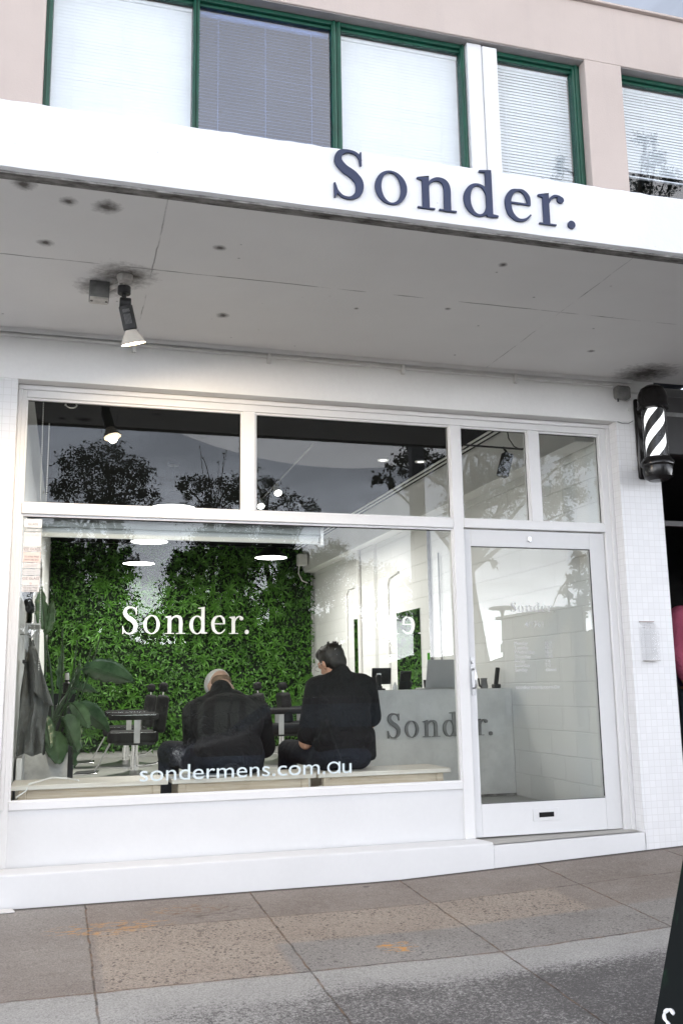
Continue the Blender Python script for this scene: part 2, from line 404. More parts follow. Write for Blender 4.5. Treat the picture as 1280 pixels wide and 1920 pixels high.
    j2 = m.ma('MULTIPLY', joint(m.ma('ABSOLUTE', m.ma('SUBTRACT', yr, -.66)), .006), m.rng(x, .41, .43))
    j = m.ma('MAXIMUM', j, m.ma('MULTIPLY', j2, m.rng(n2, .4, .6, .3, 1.)))
    c = m.mix(m.ma('MULTIPLY', j, m.rng(m.noise(14, 3), .3, .62, .45, .9)), c, m.mix(m.rng(m.noise(12, 3), .4, .6), (.035, .026, .02), (.17, .10, .055)))
    # pale mortar along some joints
    # gum spots
    gs = m.voro(3.3, vp.outputs[0]); gm = m.ma('MULTIPLY', m.rng(gs, .05, .075, .7, 0.), m.rng(n1, .45, .55))
    c = m.mix(gm, c, (.075, .068, .065))
    # orange marking-paint scuffs
    def scuff(cx, cy, rx, ry, g):
        dx = m.ma('DIVIDE', m.ma('SUBTRACT', x, cx), rx); dy = m.ma('DIVIDE', m.ma('SUBTRACT', y, cy), ry)
        d = m.ma('ADD', m.ma('MULTIPLY', dx, dx), m.ma('MULTIPLY', dy, dy))
        return m.ma('MULTIPLY', m.rng(d, .5, 1.1, 1., 0.), m.rng(m.noise(26, 4, .6, stretch=(.7, 1.6, 1)), .50, .62, 0., g))
    o = scuff(.52, -.62, .32, .13, .6); o = m.ma('MAXIMUM', o, scuff(.92, -.40, .22, .10, .35)); o = m.ma('MAXIMUM', o, scuff(1.76, -1.30, .10, .09, .9))
    c = m.mix(o, c, (.62, .30, .07))
    # oil stain
    ds = scuff(1.02, -.45, .25, .14, .7)
    c = m.mix(ds, c, (.12, .09, .075))
    m.set('Base Color', c)
    h = m.ma('ADD', m.ma('ADD', m.ma('MULTIPLY', n3, .5), m.ma('MULTIPLY', gr2, .8)), m.ma('MULTIPLY', j, -2.))
    h = m.ma('ADD', h, m.ma('MULTIPLY', sm, .5))
    m.bump(h, .4, .006); return m.m
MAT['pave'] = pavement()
MAT['asphalt'] = simple('asphalt', (.11, .11, .11), .9, amt=.3, scale=20, bump=.5, bscale=150)
MAT['grass'] = simple('dry grass', (.075, .085, .035), .95, amt=.4, scale=3, bump=.6, bscale=40)
MAT['kerb'] = concrete('kerb concrete', (.33, .32, .30))

# ------------------------------------------------------------------ mesh helpers
ORI = {}
def origin_of(o): return ORI.get(o.name, Vector((0, 0, 0)))

def tag(o, label=None, cat=None, group=None, kind=None):
    if label: o['label'] = label
    if cat: o['category'] = cat
    if group: o['group'] = group
    if kind: o['kind'] = kind
    return o

def thing(name, label, cat, loc=(0, 0, 0), group=None, local=False, rz=0.):
    """an Empty at the thing's base; children are written in world coordinates unless local"""
    o = bpy.data.objects.new(name, None); COL.objects.link(o); o.location = loc; o.rotation_euler = (0, 0, rz); o.empty_display_size = .1
    tag(o, label, cat, group)
    ORI[o.name] = Vector((0, 0, 0)) if local else Vector(loc)
    return o

class MB:
    def __init__(s): s.v = []; s.f = []
    def add(s, vs, fs, mat=None):
        b = len(s.v)
        if mat is not None: vs = [mat @ Vector(p) for p in vs]
        s.v += [tuple(p) for p in vs]; s.f += [tuple(i+b for i in f) for f in fs]; return s
    def box(s, x0, x1, y0, y1, z0, z1, mat=None):
        vs = [(x, y, z) for z in (z0, z1) for y in (y0, y1) for x in (x0, x1)]
        return s.add(vs, [(0, 2, 3, 1), (4, 5, 7, 6), (0, 1, 5, 4), (2, 6, 7, 3), (0, 4, 6, 2), (1, 3, 7, 5)], mat)
    def cbox(s, c, size, mat=None):
        return s.box(c[0]-size[0]/2, c[0]+size[0]/2, c[1]-size[1]/2, c[1]+size[1]/2, c[2]-size[2]/2, c[2]+size[2]/2, mat)
    def lathe(s, prof, seg=24, mat=None, cap=True):
        """prof: list of (r, z)"""
        vs = []; fs = []
        for r, z in prof:
            for i in range(seg):
                a = 2*pi*i/seg; vs.append((r*cos(a), r*sin(a), z))
        n = len(prof)
        for j in range(n-1):
            for i in range(seg):
                k = (i+1) % seg; fs.append((j*seg+i, j*seg+k, (j+1)*seg+k, (j+1)*seg+i))
        if cap:
            if prof[0][0] > 1e-5: fs.append(tuple(reversed(range(seg))))
            if prof[-1][0] > 1e-5: fs.append(tuple((n-1)*seg+i for i in range(seg)))
        return s.add(vs, fs, mat)
    def cyl(s, p0, p1, r0, r1=None, seg=12):
        r1 = r0 if r1 is None else r1
        p0 = Vector(p0); p1 = Vector(p1); d = p1-p0
        q = d.to_track_quat('Z', 'Y').to_matrix().to_4x4(); q.translation = p0
        return s.lathe([(r0, 0), (r1, d.length)], seg, q)
    def tube(s, pts, r, seg=8):
        pts = [Vector(p) for p in pts]; n = len(pts); vs = []; fs = []
        rr = r if isinstance(r, (list, tuple)) else [r]*n
        up = Vector((0, 0, 1))
        t0 = (pts[1]-pts[0]).normalized()
        a = t0.orthogonal().normalized()
        for i, p in enumerate(pts):
            t = (pts[min(i+1, n-1)]-pts[max(i-1, 0)]).normalized()
            a = (a-t*a.dot(t)).normalized(); b = t.cross(a)
            for k in range(seg):
                th = 2*pi*k/seg; vs.append(p+(a*cos(th)+b*sin(th))*rr[i])
        for i in range(n-1):
            for k in range(seg):
                l = (k+1) % seg; fs.append((i*seg+k, i*seg+l, (i+1)*seg+l, (i+1)*seg+k))
        fs.append(tuple(reversed(range(seg)))); fs.append(tuple((n-1)*seg+k for k in range(seg)))
        return s.add(vs, fs)
    def sphere(s, c, r, seg=16, rings=10, mat=None):
        if isinstance(r, (int, float)): r = (r, r, r)
        prof = [(max(1e-6, sin(pi*j/rings)), -cos(pi*j/rings)) for j in range(rings+1)]
        m = Matrix.Translation(Vector(c)) @ (mat if mat is not None else Matrix()) @ Matrix.Diagonal((*r, 1))
        return s.lathe(prof, seg, m, False)
    def prism(s, outline, h0, h1, mat=None):
        """outline: ccw 2-D polygon extruded from h0 to h1 along z"""
        n = len(outline)
        vs = [(x, y, h0) for x, y in outline]+[(x, y, h1) for x, y in outline]
        fs = [tuple(reversed(range(n))), tuple(range(n, 2*n))]+[(i, (i+1) % n, n+(i+1) % n, n+i) for i in range(n)]
        return s.add(vs, fs, mat)
    def grid(s, rows, closed=False):
        """rows: list of equal-length point lists"""
        n = len(rows[0]); vs = [p for r in rows for p in r]; fs = []
        for j in range(len(rows)-1):
            for i in range(n if closed else n-1):
                k = (i+1) % n; fs.append((j*n+i, j*n+k, (j+1)*n+k, (j+1)*n+i))
        return s.add(vs, fs)
    def build(s, name, mat, parent=None, smooth=30., bevel=0., seg=2, mods=None):
        o0 = origin_of(parent) if parent else Vector((0, 0, 0))
        me = bpy.data.meshes.new(name)
        me.from_pydata([(p[0]-o0.x, p[1]-o0.y, p[2]-o0.z) for p in s.v], [], s.f)
        me.validate(); me.update()
        if mat: me.materials.append(mat)
        if smooth:
            me.polygons.foreach_set('use_smooth', [True]*len(me.polygons))
            try: me.set_sharp_from_angle(angle=R(smooth))
            except Exception: pass
        o = bpy.data.objects.new(name, me); COL.objects.link(o)
        if parent: o.parent = parent
        ORI[o.name] = o0
        if bevel:
            b = o.modifiers.new('bevel', 'BEVEL'); b.width = bevel; b.segments = seg; b.limit_method = 'ANGLE'; b.angle_limit = R(40)
            b.harden_normals = False
        return o

def bake(o):
    """turn an object's modifiers into plain mesh data"""
    dg = bpy.context.evaluated_depsgraph_get(); dg.update()
    me = bpy.data.meshes.new_from_object(o.evaluated_get(dg))
    old = o.data; o.modifiers.clear(); o.data = me; me.name = old.name
    return o

def organic(name, parts, mat, parent=None, voxel=.012, smooth=4):
    """one continuous surface grown over tapered capsules ('c', p0, p1, r0, r1) and ellipsoids ('e', centre, radii, rotation)"""
    mb = MB()
    for p in parts:
        if p[0] == 'c':
            _, a, b, r0, r1 = p; a = Vector(a); b = Vector(b)
            n = max(2, int((b-a).length/(min(r0, r1)*.35))+1)
            n = min(n, 14)
            d = (b-a); L = d.length; q = d.to_track_quat('Z', 'Y').to_matrix().to_4x4(); q.translation = a
            prof = [(max(1e-5, r0*sin(pi/2*k/5)), -r0*cos(pi/2*k/5)) for k in range(5)]
            prof += [(r0+(r1-r0)*k/n, L*k/n) for k in range(n+1)]
            prof += [(max(1e-5, r1*cos(pi/2*k/5)), L+r1*sin(pi/2*k/5)) for k in range(1, 6)]
            mb.lathe(prof, 18, q, False)
        else:
            _, c, r, rot = (list(p)+[None])[:4]
            mb.sphere(c, r, 22, 14, rot)
    o = mb.build(name, mat, parent, smooth=None)
    r = o.modifiers.new('remesh', 'REMESH'); r.mode = 'VOXEL'; r.voxel_size = voxel
    sm = o.modifiers.new('smooth', 'SMOOTH'); sm.factor = .5; sm.iterations = smooth
    bake(o)
    o.data.polygons.foreach_set('use_smooth', [True]*len(o.data.polygons))
    if not o.data.materials: o.data.materials.append(mat)
    return o

def eul(x, y, z): return (Matrix.Rotation(R(z), 4, 'Z') @ Matrix.Rotation(R(y), 4, 'Y') @ Matrix.Rotation(R(x), 4, 'X'))

def copy_tree(o, parent=None):
    c = o.copy(); COL.objects.link(c)
    if parent: c.parent = parent
    for ch in list(o.children): copy_tree(ch, c)
    return c

# ------------------------------------------------------------------ lettering
def ell(cx, cy, rx, ry, a0, a1, n): return [(cx+rx*cos(a0+(a1-a0)*i/n), cy+ry*sin(a0+(a1-a0)*i/n)) for i in range(n+1)]
def cspline(P, n=8):
    out = []
    P = [P[0]]+list(P)+[P[-1]]
    for i in range(1, len(P)-2):
        p0, p1, p2, p3 = P[i-1:i+3]
        for k in range(n):
            t = k/n
            out.append(tuple(.5*((2*b)+(c-a)*t+(2*a-5*b+4*c-d)*t*t+(-a+3*b-3*c+d)*t**3) for a, b, c, d in zip(p0, p1, p2, p3)))
    out.append(tuple(P[-2])); return out
def ribbon(P, n=8):
    """P: (x, y, halfwidth) -> polygon"""
    Q = cspline(P, n); L = []; Rr = []
    for i, q in enumerate(Q):
        a = Q[max(i-1, 0)]; b = Q[min(i+1, len(Q)-1)]
        dx, dy = b[0]-a[0], b[1]-a[1]; l = math.hypot(dx, dy) or 1
        nx, ny = -dy/l, dx/l
        L.append((q[0]+nx*q[2], q[1]+ny*q[2])); Rr.append((q[0]-nx*q[2], q[1]-ny*q[2]))
    return ('strip', L, Rr)
def rect(x0, x1, y0, y1): return ('poly', [(x0, y0), (x1, y0), (x1, y1), (x0, y1)])
def poly(*p): return ('poly', list(p))
def ring(o, i): return ('strip', o, i)
T = .036
def glyph(ch):
    if ch == 'S': return .98, [ribbon([(.86, 1.19, .035), (.74, 1.38, .045), (.50, 1.445, .04), (.24, 1.36, .085), (.17, 1.12, .115), (.34, .90, .125), (.62, .73, .13), (.80, .50, .125), (.77, .20, .10), (.55, .02, .045), (.30, .03, .035), (.13, .17, .04), (.07, .34, .03)], 7),
                               poly((.83, 1.04), (.88, 1.04), (.88, 1.46), (.84, 1.46), (.80, 1.36), (.80, 1.22)), poly((.04, -.02), (.08, -.02), (.13, .10), (.13, .22), (.075, .42), (.03, .42))]
    if ch == 'o': return 1.0, [ring(ell(.5, .5, .49, .52, 0, 2*pi, 40), ell(.5, .5, .30, .47, 0, 2*pi, 40))]
    if ch == 'n': return 1.16, [rect(.16, .35, .0, .98), rect(.02, .50, -.003, T), poly((.02, .90), (.16, .86), (.16, .98), (.352, 1.03), (.352, .99), (.02, .94)),
                                ribbon([(.33, .72, .02), (.42, .88, .04), (.60, .97, .055), (.79, .90, .085), (.86, .70, .095), (.86, .30, .095), (.86, .0, .095)], 7), rect(.62, 1.11, -.004, T+.002)]
    if ch == 'd': return 1.08, [ring(ell(.45, .49, .43, .52, 0, 2*pi, 40), ell(.47, .49, .25, .455, 0, 2*pi, 40)), poly((.70, .0), (.89, -.0), (.89, 1.50), (.86, 1.50), (.70, 1.46)), poly((.52, 1.40), (.702, 1.40), (.702, 1.46), (.86, 1.502), (.52, 1.45)), poly((.89, -.01), (1.05, .03), (1.05, .07), (.888, .09)), rect(.888, 1.05, .02, .055)]
    if ch == 'e': return .93, [ribbon([(.80, .56, .045), (.76, .80, .07), (.62, .96, .055), (.46, .985, .035), (.25, .90, .075), (.125, .68, .095), (.115, .44, .095), (.20, .18, .085), (.42, .03, .05), (.66, .07, .035), (.84, .24, .022)], 7), rect(.15, .842, .535, .585)]
    if ch == 'r': return .86, [rect(.16, .35, .0, .98), rect(.02, .54, -.003, T), poly((.02, .90), (.16, .86), (.16, .98), (.352, 1.03), (.352, .99), (.02, .94)),
                               ribbon([(.33, .68, .02), (.40, .84, .035), (.52, .95, .04), (.66, .96, .035), (.74, .92, .03)], 6), ('poly', ell(.715, .86, .105, .105, 0, 2*pi*.96, 22))]
    return .4, [('poly', ell(.16, .10, .125, .125, 0, 2*pi*.96, 24))]
def glyph_mesh(mb, ch, x, z, sx, y_front, depth, sz=None, flip=False):
    sz = sz or sx
    for k, g in enumerate(glyph(ch)[1]):
        yf = y_front-.00012*k
        if g[0] == 'poly':
            P = [(x+a*sx, z+b*sz) for a, b in g[1]]; n = len(P)
            area = sum(P[i][0]*P[(i+1) % n][1]-P[(i+1) % n][0]*P[i][1] for i in range(n))
            if area < 0: P.reverse()
            vs = [(a, yf, b) for a, b in P]+[(a, y_front+depth, b) for a, b in P]
            fs = [tuple(range(n))]+[(i+n, (i+1) % n+n, (i+1) % n, i) for i in range(n)]
            mb.add(vs, fs)
        else:
            L = [(x+a*sx, z+b*sz) for a, b in g[1]]; Q = [(x+a*sx, z+b*sz) for a, b in g[2]]; n = len(L)
            vs = [(a, yf, b) for a, b in L]+[(a, yf, b) for a, b in Q]+[(a, y_front+depth, b) for a, b in L]+[(a, y_front+depth, b) for a, b in Q]
            fs = []
            for i in range(n-1):
                fs += [(i, n+i, n+i+1, i+1), (i, i+1, 2*n+i+1, 2*n+i), (n+i+1, n+i, 3*n+i, 3*n+i+1)]
            fs += [(0, 2*n, 3*n, n), (n-1, 2*n-1, 4*n-1, 3*n-1)]
            mb.add(vs, fs)
def sonder(parent, x0, x1, z, xh, y_front, depth, mat, name='letter', starts=None):
    """the word Sonder. from x0 to x1, one mesh per letter"""
    word = 'Sonder.'
    st = starts or [0, .163, .330, .521, .697, .84, .965]
    wd = [.110, .127, .160, .144, .112, .117, .036]
    for ch, a, b in zip(word, st, wd):
        mb = MB(); x = x0+(x1-x0)*a; adv = {'S': .86, 'o': .98, 'n': 1.10, 'd': 1.04, 'e': .85, 'r': .82, '.': .28}[ch]
        glyph_mesh(mb, ch, x, z, (x1-x0)*b/adv, y_front, depth, xh)
        o = mb.build(name, mat, parent, smooth=35)

def text_obj(name, body, size, loc, mat, parent, extrude=.0008, rotz=0., align='LEFT', sx=1., tilt=None, space=1.):
    cu = bpy.data.curves.new(name, 'FONT'); cu.body = body; cu.size = size; cu.extrude = extrude; cu.align_x = align; cu.space_character = space
    t = bpy.data.objects.new(name, cu); COL.objects.link(t)
    dg = bpy.context.evaluated_depsgraph_get(); dg.update()
    me = bpy.data.meshes.new_from_object(t.evaluated_get(dg)); bpy.data.objects.remove(t); bpy.data.curves.remove(cu)
    o0 = origin_of(parent) if parent else Vector((0, 0, 0))
    m = Matrix.Translation(Vector(loc)-o0) @ Matrix.Rotation(rotz, 4, 'Z') @ (tilt or Matrix()) @ Matrix.Rotation(pi/2, 4, 'X') @ Matrix.Diagonal((sx, 1, 1, 1))
    me.transform(m); me.materials.clear(); me.materials.append(mat)
    me.name = name
    o = bpy.data.objects.new(name, me); COL.objects.link(o)
    if parent: o.parent = parent
    ORI[o.name] = o0; return o

# =================================================================== SETTING: ground
XW, YB, FZ, CZ = 3.83, 8.0, .17, 3.10       # inner right wall, back wall, shop floor, shop ceiling
WY = -.13                                   # face of the shopfront wall
def ground_z(x, y):
    z = -.066 + .04*max(0., min(x, 6.5)-2.15)
    return z + .05*(max(y, -4.)+.13) + .012*(min(y, -4.)+4.)
def ground_sheet(name, x0, x1, y0, y1, nx, ny, mat, dz=0., zf=ground_z):
    rows = [[(x0+(x1-x0)*i/nx, y0+(y1-y0)*j/ny, zf(x0+(x1-x0)*i/nx, y0+(y1-y0)*j/ny)+dz) for i in range(nx+1)] for j in range(ny+1)]
    return tag(MB().grid(rows).build(name, mat), kind='structure')
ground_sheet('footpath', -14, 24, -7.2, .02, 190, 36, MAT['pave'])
RZ = -.55
tag(MB().box(-60, 60, -7.36, -7.2, RZ-.3, ground_z(0, -7.2)).build('kerb', MAT['kerb']), kind='structure')
tag(MB().add([(-160, -17, RZ), (160, -17, RZ), (160, -7.36, RZ), (-160, -7.36, RZ)], [(0, 1, 2, 3)]).build('road', MAT['asphalt']), kind='structure')
tag(MB().add([(-900, -900, RZ-.004), (900, -900, RZ-.004), (900, 900, RZ-.6), (-900, 900, RZ-.6)], [(0, 1, 2, 3)]).build('ground', MAT['grass']), kind='structure')

# =================================================================== THE SHOP BUILDING
B = thing('shop_building', 'two storey shop with white tiled shopfront, white awning and pink beige upper floor', 'building', (1.9, 4, -.066))
FR = MAT['frame_paint']

# lower front wall: band over the shopfront, tiled piers
mb = MB()
mb.box(-4.0, 4.176, WY, .10, 2.82, 3.125)
mb.build('front_wall', MAT['render'], B, bevel=.004)
mb = MB(); mb.box(3.85, 4.176, WY-.002, .10, -.3, 2.819); mb.build('tiled_pillar', MAT['mosaic'], B, bevel=.003)
mb = MB(); mb.box(-1.6, -.045, WY-.002, .10, -.3, 2.819); mb.build('tiled_pillar', MAT['mosaic'], B, bevel=.003)

# skirting with a sloping ledge, mitred end at the door
mb = MB()
gz0, gz1 = -.25, -.25
prof = [(-.035, .121), (-.118, .110), (-.135, .102), (-.135, -.25), (-.035, -.25)]
mb.add([(-.045, y, z) for y, z in prof]+[(2.74 if y > -.1 else 2.80, y, z) for y, z in prof], [(0, 1, 6, 5), (1, 2, 7, 6), (2, 3, 8, 7), (3, 4, 9, 8), (5, 6, 7, 8, 9), (4, 3, 2, 1, 0)])
mb.build('skirting', MAT['panel_paint'], B, bevel=.006)
mb = MB(); mb.add([(-.04, -.020, .10), (2.66, -.020, .10), (2.66, -.020, .4165), (-.04, -.020, .4165), (-.04, .02, .10), (2.66, .02, .10), (2.66, .02, .4165), (-.04, .02, .4165)],
                  [(0, 1, 2, 3), (5, 4, 7, 6), (3, 2, 6, 7), (1, 0, 4, 5), (0, 3, 7, 4), (1, 5, 6, 2)])
mb.build('stall_panel', MAT['panel_paint'], B)
# door step: riser and grey tread
mb = MB(); z0, z1 = .089, .110
mb.add([(2.795, -.132, -.25), (3.862, -.132, -.25), (3.862, -.132, z1), (2.803, -.132, z0), (2.70, .06, -.25), (3.862, .06, -.25), (3.862, .06, z1+.006), (2.74, .06, z0+.022)],
       [(0, 1, 2, 3), (3, 2, 6, 7), (1, 5, 6, 2), (4, 0, 3, 7)])
mb.build('door_step', MAT['panel_paint'], B, bevel=.004)
mb = MB(); mb.add([(2.80, -.118, z0+.006), (3.83, -.118, z1+.006), (3.83, .03, z1+.012), (2.735, .03, z0+.026)], [(0, 1, 2, 3)])
mb.build('threshold', MAT['threshold'], B)

# timber shopfront frame
mb = MB()
y0, y1 = -.030, .045
def bar(x0, x1, z0, z1, ya=y0, yb=y1): mb.box(x0, x1, ya, yb, z0, z1)
bar(-.045, .0, .104, 2.812)                     # left jamb
bar(3.776, 3.848, .104, 2.812)                  # right jamb
bar(0, 3.776, 2.745, 2.812)                     # head
mb.box(-.045, 3.848, -.045, -.0302, 2.788, 2.818)   # head moulding
mb.box(3.82, 3.8485, -.045, -.0302, .104, 2.788)
mb.box(-.045, -.022, -.045, -.0302, .42, 2.788)
bar(2.660, 2.733, .104, 2.745, -.031, .046)     # door post
bar(1.277, 1.356, 2.117, 2.745); bar(3.228, 3.307, 2.117, 2.745)
bar(0, 2.66, 2.054, 2.117, -.034, .044); bar(2.733, 3.776, 2.060, 2.117, -.034, .044)
bar(0, 2.66, .4175, .462, -.033, .044)          # bottom rail
frame = mb.build('window_frame', FR, B, bevel=.004)
mb = MB()                                       # glazing beads a little behind the frame face
def bead(x0, x1, z0, z1, t=.013):
    mb.box(x0, x1, -.018, -.004, z1-t, z1); mb.box(x0, x1, -.018, -.004, z0, z0+t*.6); mb.box(x0, x0+t*.8, -.0181, -.0041, z0+t*.6, z1-t); mb.box(x1-t*.8, x1, -.0181, -.0041, z0+t*.6, z1-t)
for a in ((0, 1.277, 2.117, 2.745), (1.356, 2.66, 2.117, 2.745), (2.733, 3.228, 2.117, 2.745), (3.307, 3.776, 2.117, 2.745), (0, 2.66, .462, 2.054)): bead(*a)
mb.build('glazing_bead', FR, frame)
mb = MB()                                       # perished black putty line
def putty(x0, x1, z0, z1, t=.004):
    mb.box(x0, x1, -.0035, .0, z1-.013-t, z1-.0131); mb.box(x1-.0105-t, x1-.0106, -.0035, .0, z0+.01, z1-.014)
for a in ((0, 1.277, 2.117, 2.745), (1.356, 2.66, 2.117, 2.745), (2.733, 3.228, 2.117, 2.745), (3.307, 3.776, 2.117, 2.745)): putty(*a)
mb.box(0, 2.66, -.0035, 0, 2.036, 2.0405)
mb.build('putty', MAT['black_plastic'], frame)
for x0, x1, z0, z1 in ((0, 1.277, 2.117, 2.745), (1.356, 2.66, 2.117, 2.745), (2.733, 3.228, 2.117, 2.745), (3.307, 3.776, 2.117, 2.745), (0, 2.66, .462, 2.054)):
    MB().box(x0+.002, x1-.002, .0005, .0065, z0+.002, z1-.002).build('pane', MAT['glass'], frame, smooth=None)
# website lettering on the big pane
def au_text(name, size, x0, x1, z, mat, parent, ext):
    t1 = text_obj(name, 'sondermens.com.', size, (0, -.0015, z), mat, parent, ext); t2 = text_obj(name, 'u', size, (0, -.0015, z), mat, parent, ext)
    o0 = origin_of(parent)
    b1 = [v.co.x for v in t1.data.vertices]; b2 = [v.co.x for v in t2.data.vertices]
    w1, w2 = max(b1)-min(b1), max(b2)-min(b2); xh_ = size*.545; st = size*.078; wa = xh_*.98; gap = size*.075
    tot = w1+gap+wa+gap+w2; k = (x1-x0)/tot
    for v in t1.data.vertices: v.co.x = x0-o0.x+(v.co.x-min(b1))*k
    for v in t2.data.vertices: v.co.x = x0-o0.x+(w1+2*gap+wa+v.co.x-min(b2))*k
    xa = x0+(w1+gap)*k; rx = wa*k*.5; mb = MB(); n_ = 36
    c_ = (xa+rx, z+xh_*.5)
    O = ell(c_[0], c_[1], rx, xh_*.52, 0, 2*pi, n_); I = ell(c_[0], c_[1], rx-st*k, xh_*.52-st, 0, 2*pi, n_)
    yq_ = -.0015-ext
    mb.add([(x, yq_, zz) for x, zz in O]+[(x, yq_, zz) for x, zz in I], [(i, i+1, n_+2+i, n_+1+i) for i in range(n_)])
    mb.box(xa+2*rx-st*k, xa+2*rx, yq_-.0002, -.001, z, z+xh_)
    mb.build(name, mat, parent, smooth=None)
au_text('web_lettering', .1255, .698, 1.951, .541, MAT['frost_vinyl'], frame, .0006)
# column of glazier's stickers, as they stand on the pane
def sticker(z0, z1, col, lines, x0=.018, x1=.114):
    key = 'sticker %.2f %.2f %.2f' % col
    if key not in MAT: MAT[key] = simple(key, col, .5, amt=.04)
    o = MB().box(x0, x1, -.0022, -.0004, z0, z1).build('sticker', MAT[key], frame, smooth=None)
    for txt, zz, size, c in lines:
        t = text_obj('sticker_print', txt, size, (.5*(x0+x1), -.0028, zz), c, o, .0002, align='CENTER')
GP = simple('grey print', (.16, .15, .15), .6); RP = simple('red print', (.62, .22, .20), .6); BP = MAT['grey_vinyl']
zt = 2.030
for h, col, lines in ((.052, (.80, .78, .76), [('GLASS', .25, .020, GP)]), (.020, (.45, .47, .46), [('0266511003', .2, .015, MAT['white_vinyl'])]), (.085, (.74, .72, .70), [('OZ GLASS', .72, .017, BP), ('_____', .42, .012, BP), ('_______', .18, .012, BP)]),
                      (.022, (.72, .66, .64), [('OZ GLASS', .2, .020, GP)]), (.062, (.80, .62, .56), [('02 6766 9968', .45, .014, GP), ('0419 280 842', .16, .014, GP)]), (.030, (.70, .66, .63), [('GLASS', .2, .024, BP)]),
                      (.038, (.62, .61, .60), [('- - - - - -', .5, .014, GP), ('- - - - - -', .15, .014, GP)]), (.055, (.80, .72, .69), [('OZ GLASS', .6, .020, GP), ('o', .10, .022, RP)]), (.034, (.76, .72, .70), [('02 6766 9968', .55, .0135, GP), ('0419 280 842', .12, .0135, GP)])):
    sticker(zt-h, zt-.002, col, [(t, zt-h+f*h, s, c) for t, f, s, c in lines]); zt -= h+.003

# door
D = MB()
D.box(2.737, 2.786, -.012, .030, .122, 2.052); D.box(3.659, 3.772, -.012, .030, .122, 2.052)
D.box(2.786, 3.659, -.012, .030, 1.941, 2.052); D.box(2.786, 3.659, -.012, .030, .122, .319)
door = D.build('door', MAT['panel_paint'], B, bevel=.003)
MB().box(2.787, 3.658, .0005, .0065, .320, 1.940).build('pane', MAT['glass'], door, smooth=None)
mb = MB(); mb.box(2.786, 3.659, -.008, .0, 1.9365, 1.941); mb.box(3.6545, 3.659, -.0081, .0, .33, 1.936); mb.box(2.8, 3.659, -.008, .0, .319, .322); mb.build('putty', MAT['black_plastic'], door, smooth=None)
# pull handle and lock
mb = MB(); hx = 2.764
mb.box(hx-.014, hx+.014, -.0155, -.012, .985, 1.225)
mb.tube([(hx, -.014, 1.03), (hx, -.05, 1.035), (hx, -.056, 1.06), (hx, -.056, 1.12), (hx, -.05, 1.145), (hx, -.014, 1.15)], .0075, 8)
mb.cyl((hx, -.012, 1.195), (hx, -.026, 1.195), .012, seg=16)
mb.build('door_handle', MAT['steel'], door, bevel=.001)
mb = MB(); mb.box(3.135, 3.315, -.0165, -.012, .200, .275)
lp = mb.build('letter_plate', MAT['panel_paint'], door, bevel=.002)
mb = MB(); mb.box(3.176, 3.280, -.019, -.0162, .222, .252); mb.build('letter_flap', MAT['black_gloss'], lp, bevel=.001)
mb = MB(); mb.box(3.195, 3.225, -.017, -.012, 1.985, 2.015); mb.box(3.2, 3.22, -.025, -.017, 1.978, 1.99); mb.build('closer_hook', MAT['steel'], door, bevel=.002)
# opening hours on the glass of the door
GV = MAT['grey_vinyl']
mb0 = thing
for ch_i, (a, b) in enumerate(zip([0, .163, .330, .521, .697, .84, .965], [.110, .127, .160, .144, .112, .117, .036])):
    pass
def door_word():
    mb = MB(); x0, x1 = 3.056, 3.372; word = 'Sonder.'
    for ch, a, b in zip(word, [0, .163, .330, .521, .697, .84, .965], [.110, .127, .160, .144, .112, .117, .036]):
        adv = {'S': .86, 'o': .98, 'n': 1.10, 'd': 1.04, 'e': .85, 'r': .82, '.': .28}[ch]
        glyph_mesh(mb, ch, x0+(x1-x0)*a, 1.518, (x1-x0)*b/adv, -.0014, .0008, .040)
    return mb.build('door_name', GV, door, smooth=None)
door_word()
text_obj('door_address', '4/1761', .052, (3.222, -.0012, 1.418), GV, door, .0004, align='CENTER')
for i, (a, b) in enumerate((('Monday', '10-7'), ('Tuesday', '10-7'), ('Wednesday', '10-7'), ('Thursday', '10-8'), ('Friday', '9-6'), ('Saturday', '7-3'), ('Sunday', 'closed'))):
    text_obj('opening_hours', a, .031, (3.064, -.0012, 1.302-i*.0285), GV, door, .0004)
    text_obj('opening_hours', b, .031, (3.283, -.0012, 1.302-i*.0285), GV, door, .0004)
au_text('door_web', .0335, 3.062, 3.378, 1.020, GV, door, .0004)

# awning slab with fascia, soffit, drip edge
AY = -1.945
mb = MB(); mb.box(-4.2, 9.0, -1.873, WY-.001, 3.1215, 3.405); aw = mb.build('awning', MAT['soffit'], B)
mb = MB()
rows = []
nx = 260
for k, (yy, zz) in enumerate(((-1.83, 3.432), (AY+.015, 3.43), (AY, 3.415), (AY, 3.25), (AY, 3.128), (AY+.02, 3.120))):
    rows.append([(-4.2+13.2*i/nx, yy+(.0 if k == 0 else .0012*sin(i*1.7)*sin(i*.31+k)), zz+(.003*sin(i*1.9)*sin(i*.77) if k in (1, 2) else (.0008*sin(i*1.3)*sin(i*.21) if k >= 4 else 0))) for i in range(nx+1)])
mb.grid(rows); mb.build('fascia', MAT['fascia'], aw, smooth=40)
mb = MB(); mb.box(-4.2, 9.0, AY+.02, -1.872, 3.110, 3.3); mb.build('drip_edge', MAT['drip'], aw)
mb = MB(); mb.box(-4.2, 9.0, -1.831, WY-.001, 3.406, 3.420); mb.build('awning_roof', MAT['fascia'], aw)
mb = MB(); mb.box(-4.0, 4.0, WY-.022, WY-.0005, 3.095, 3.1235); mb.build('wall_batten', MAT['render'], B, bevel=.003)

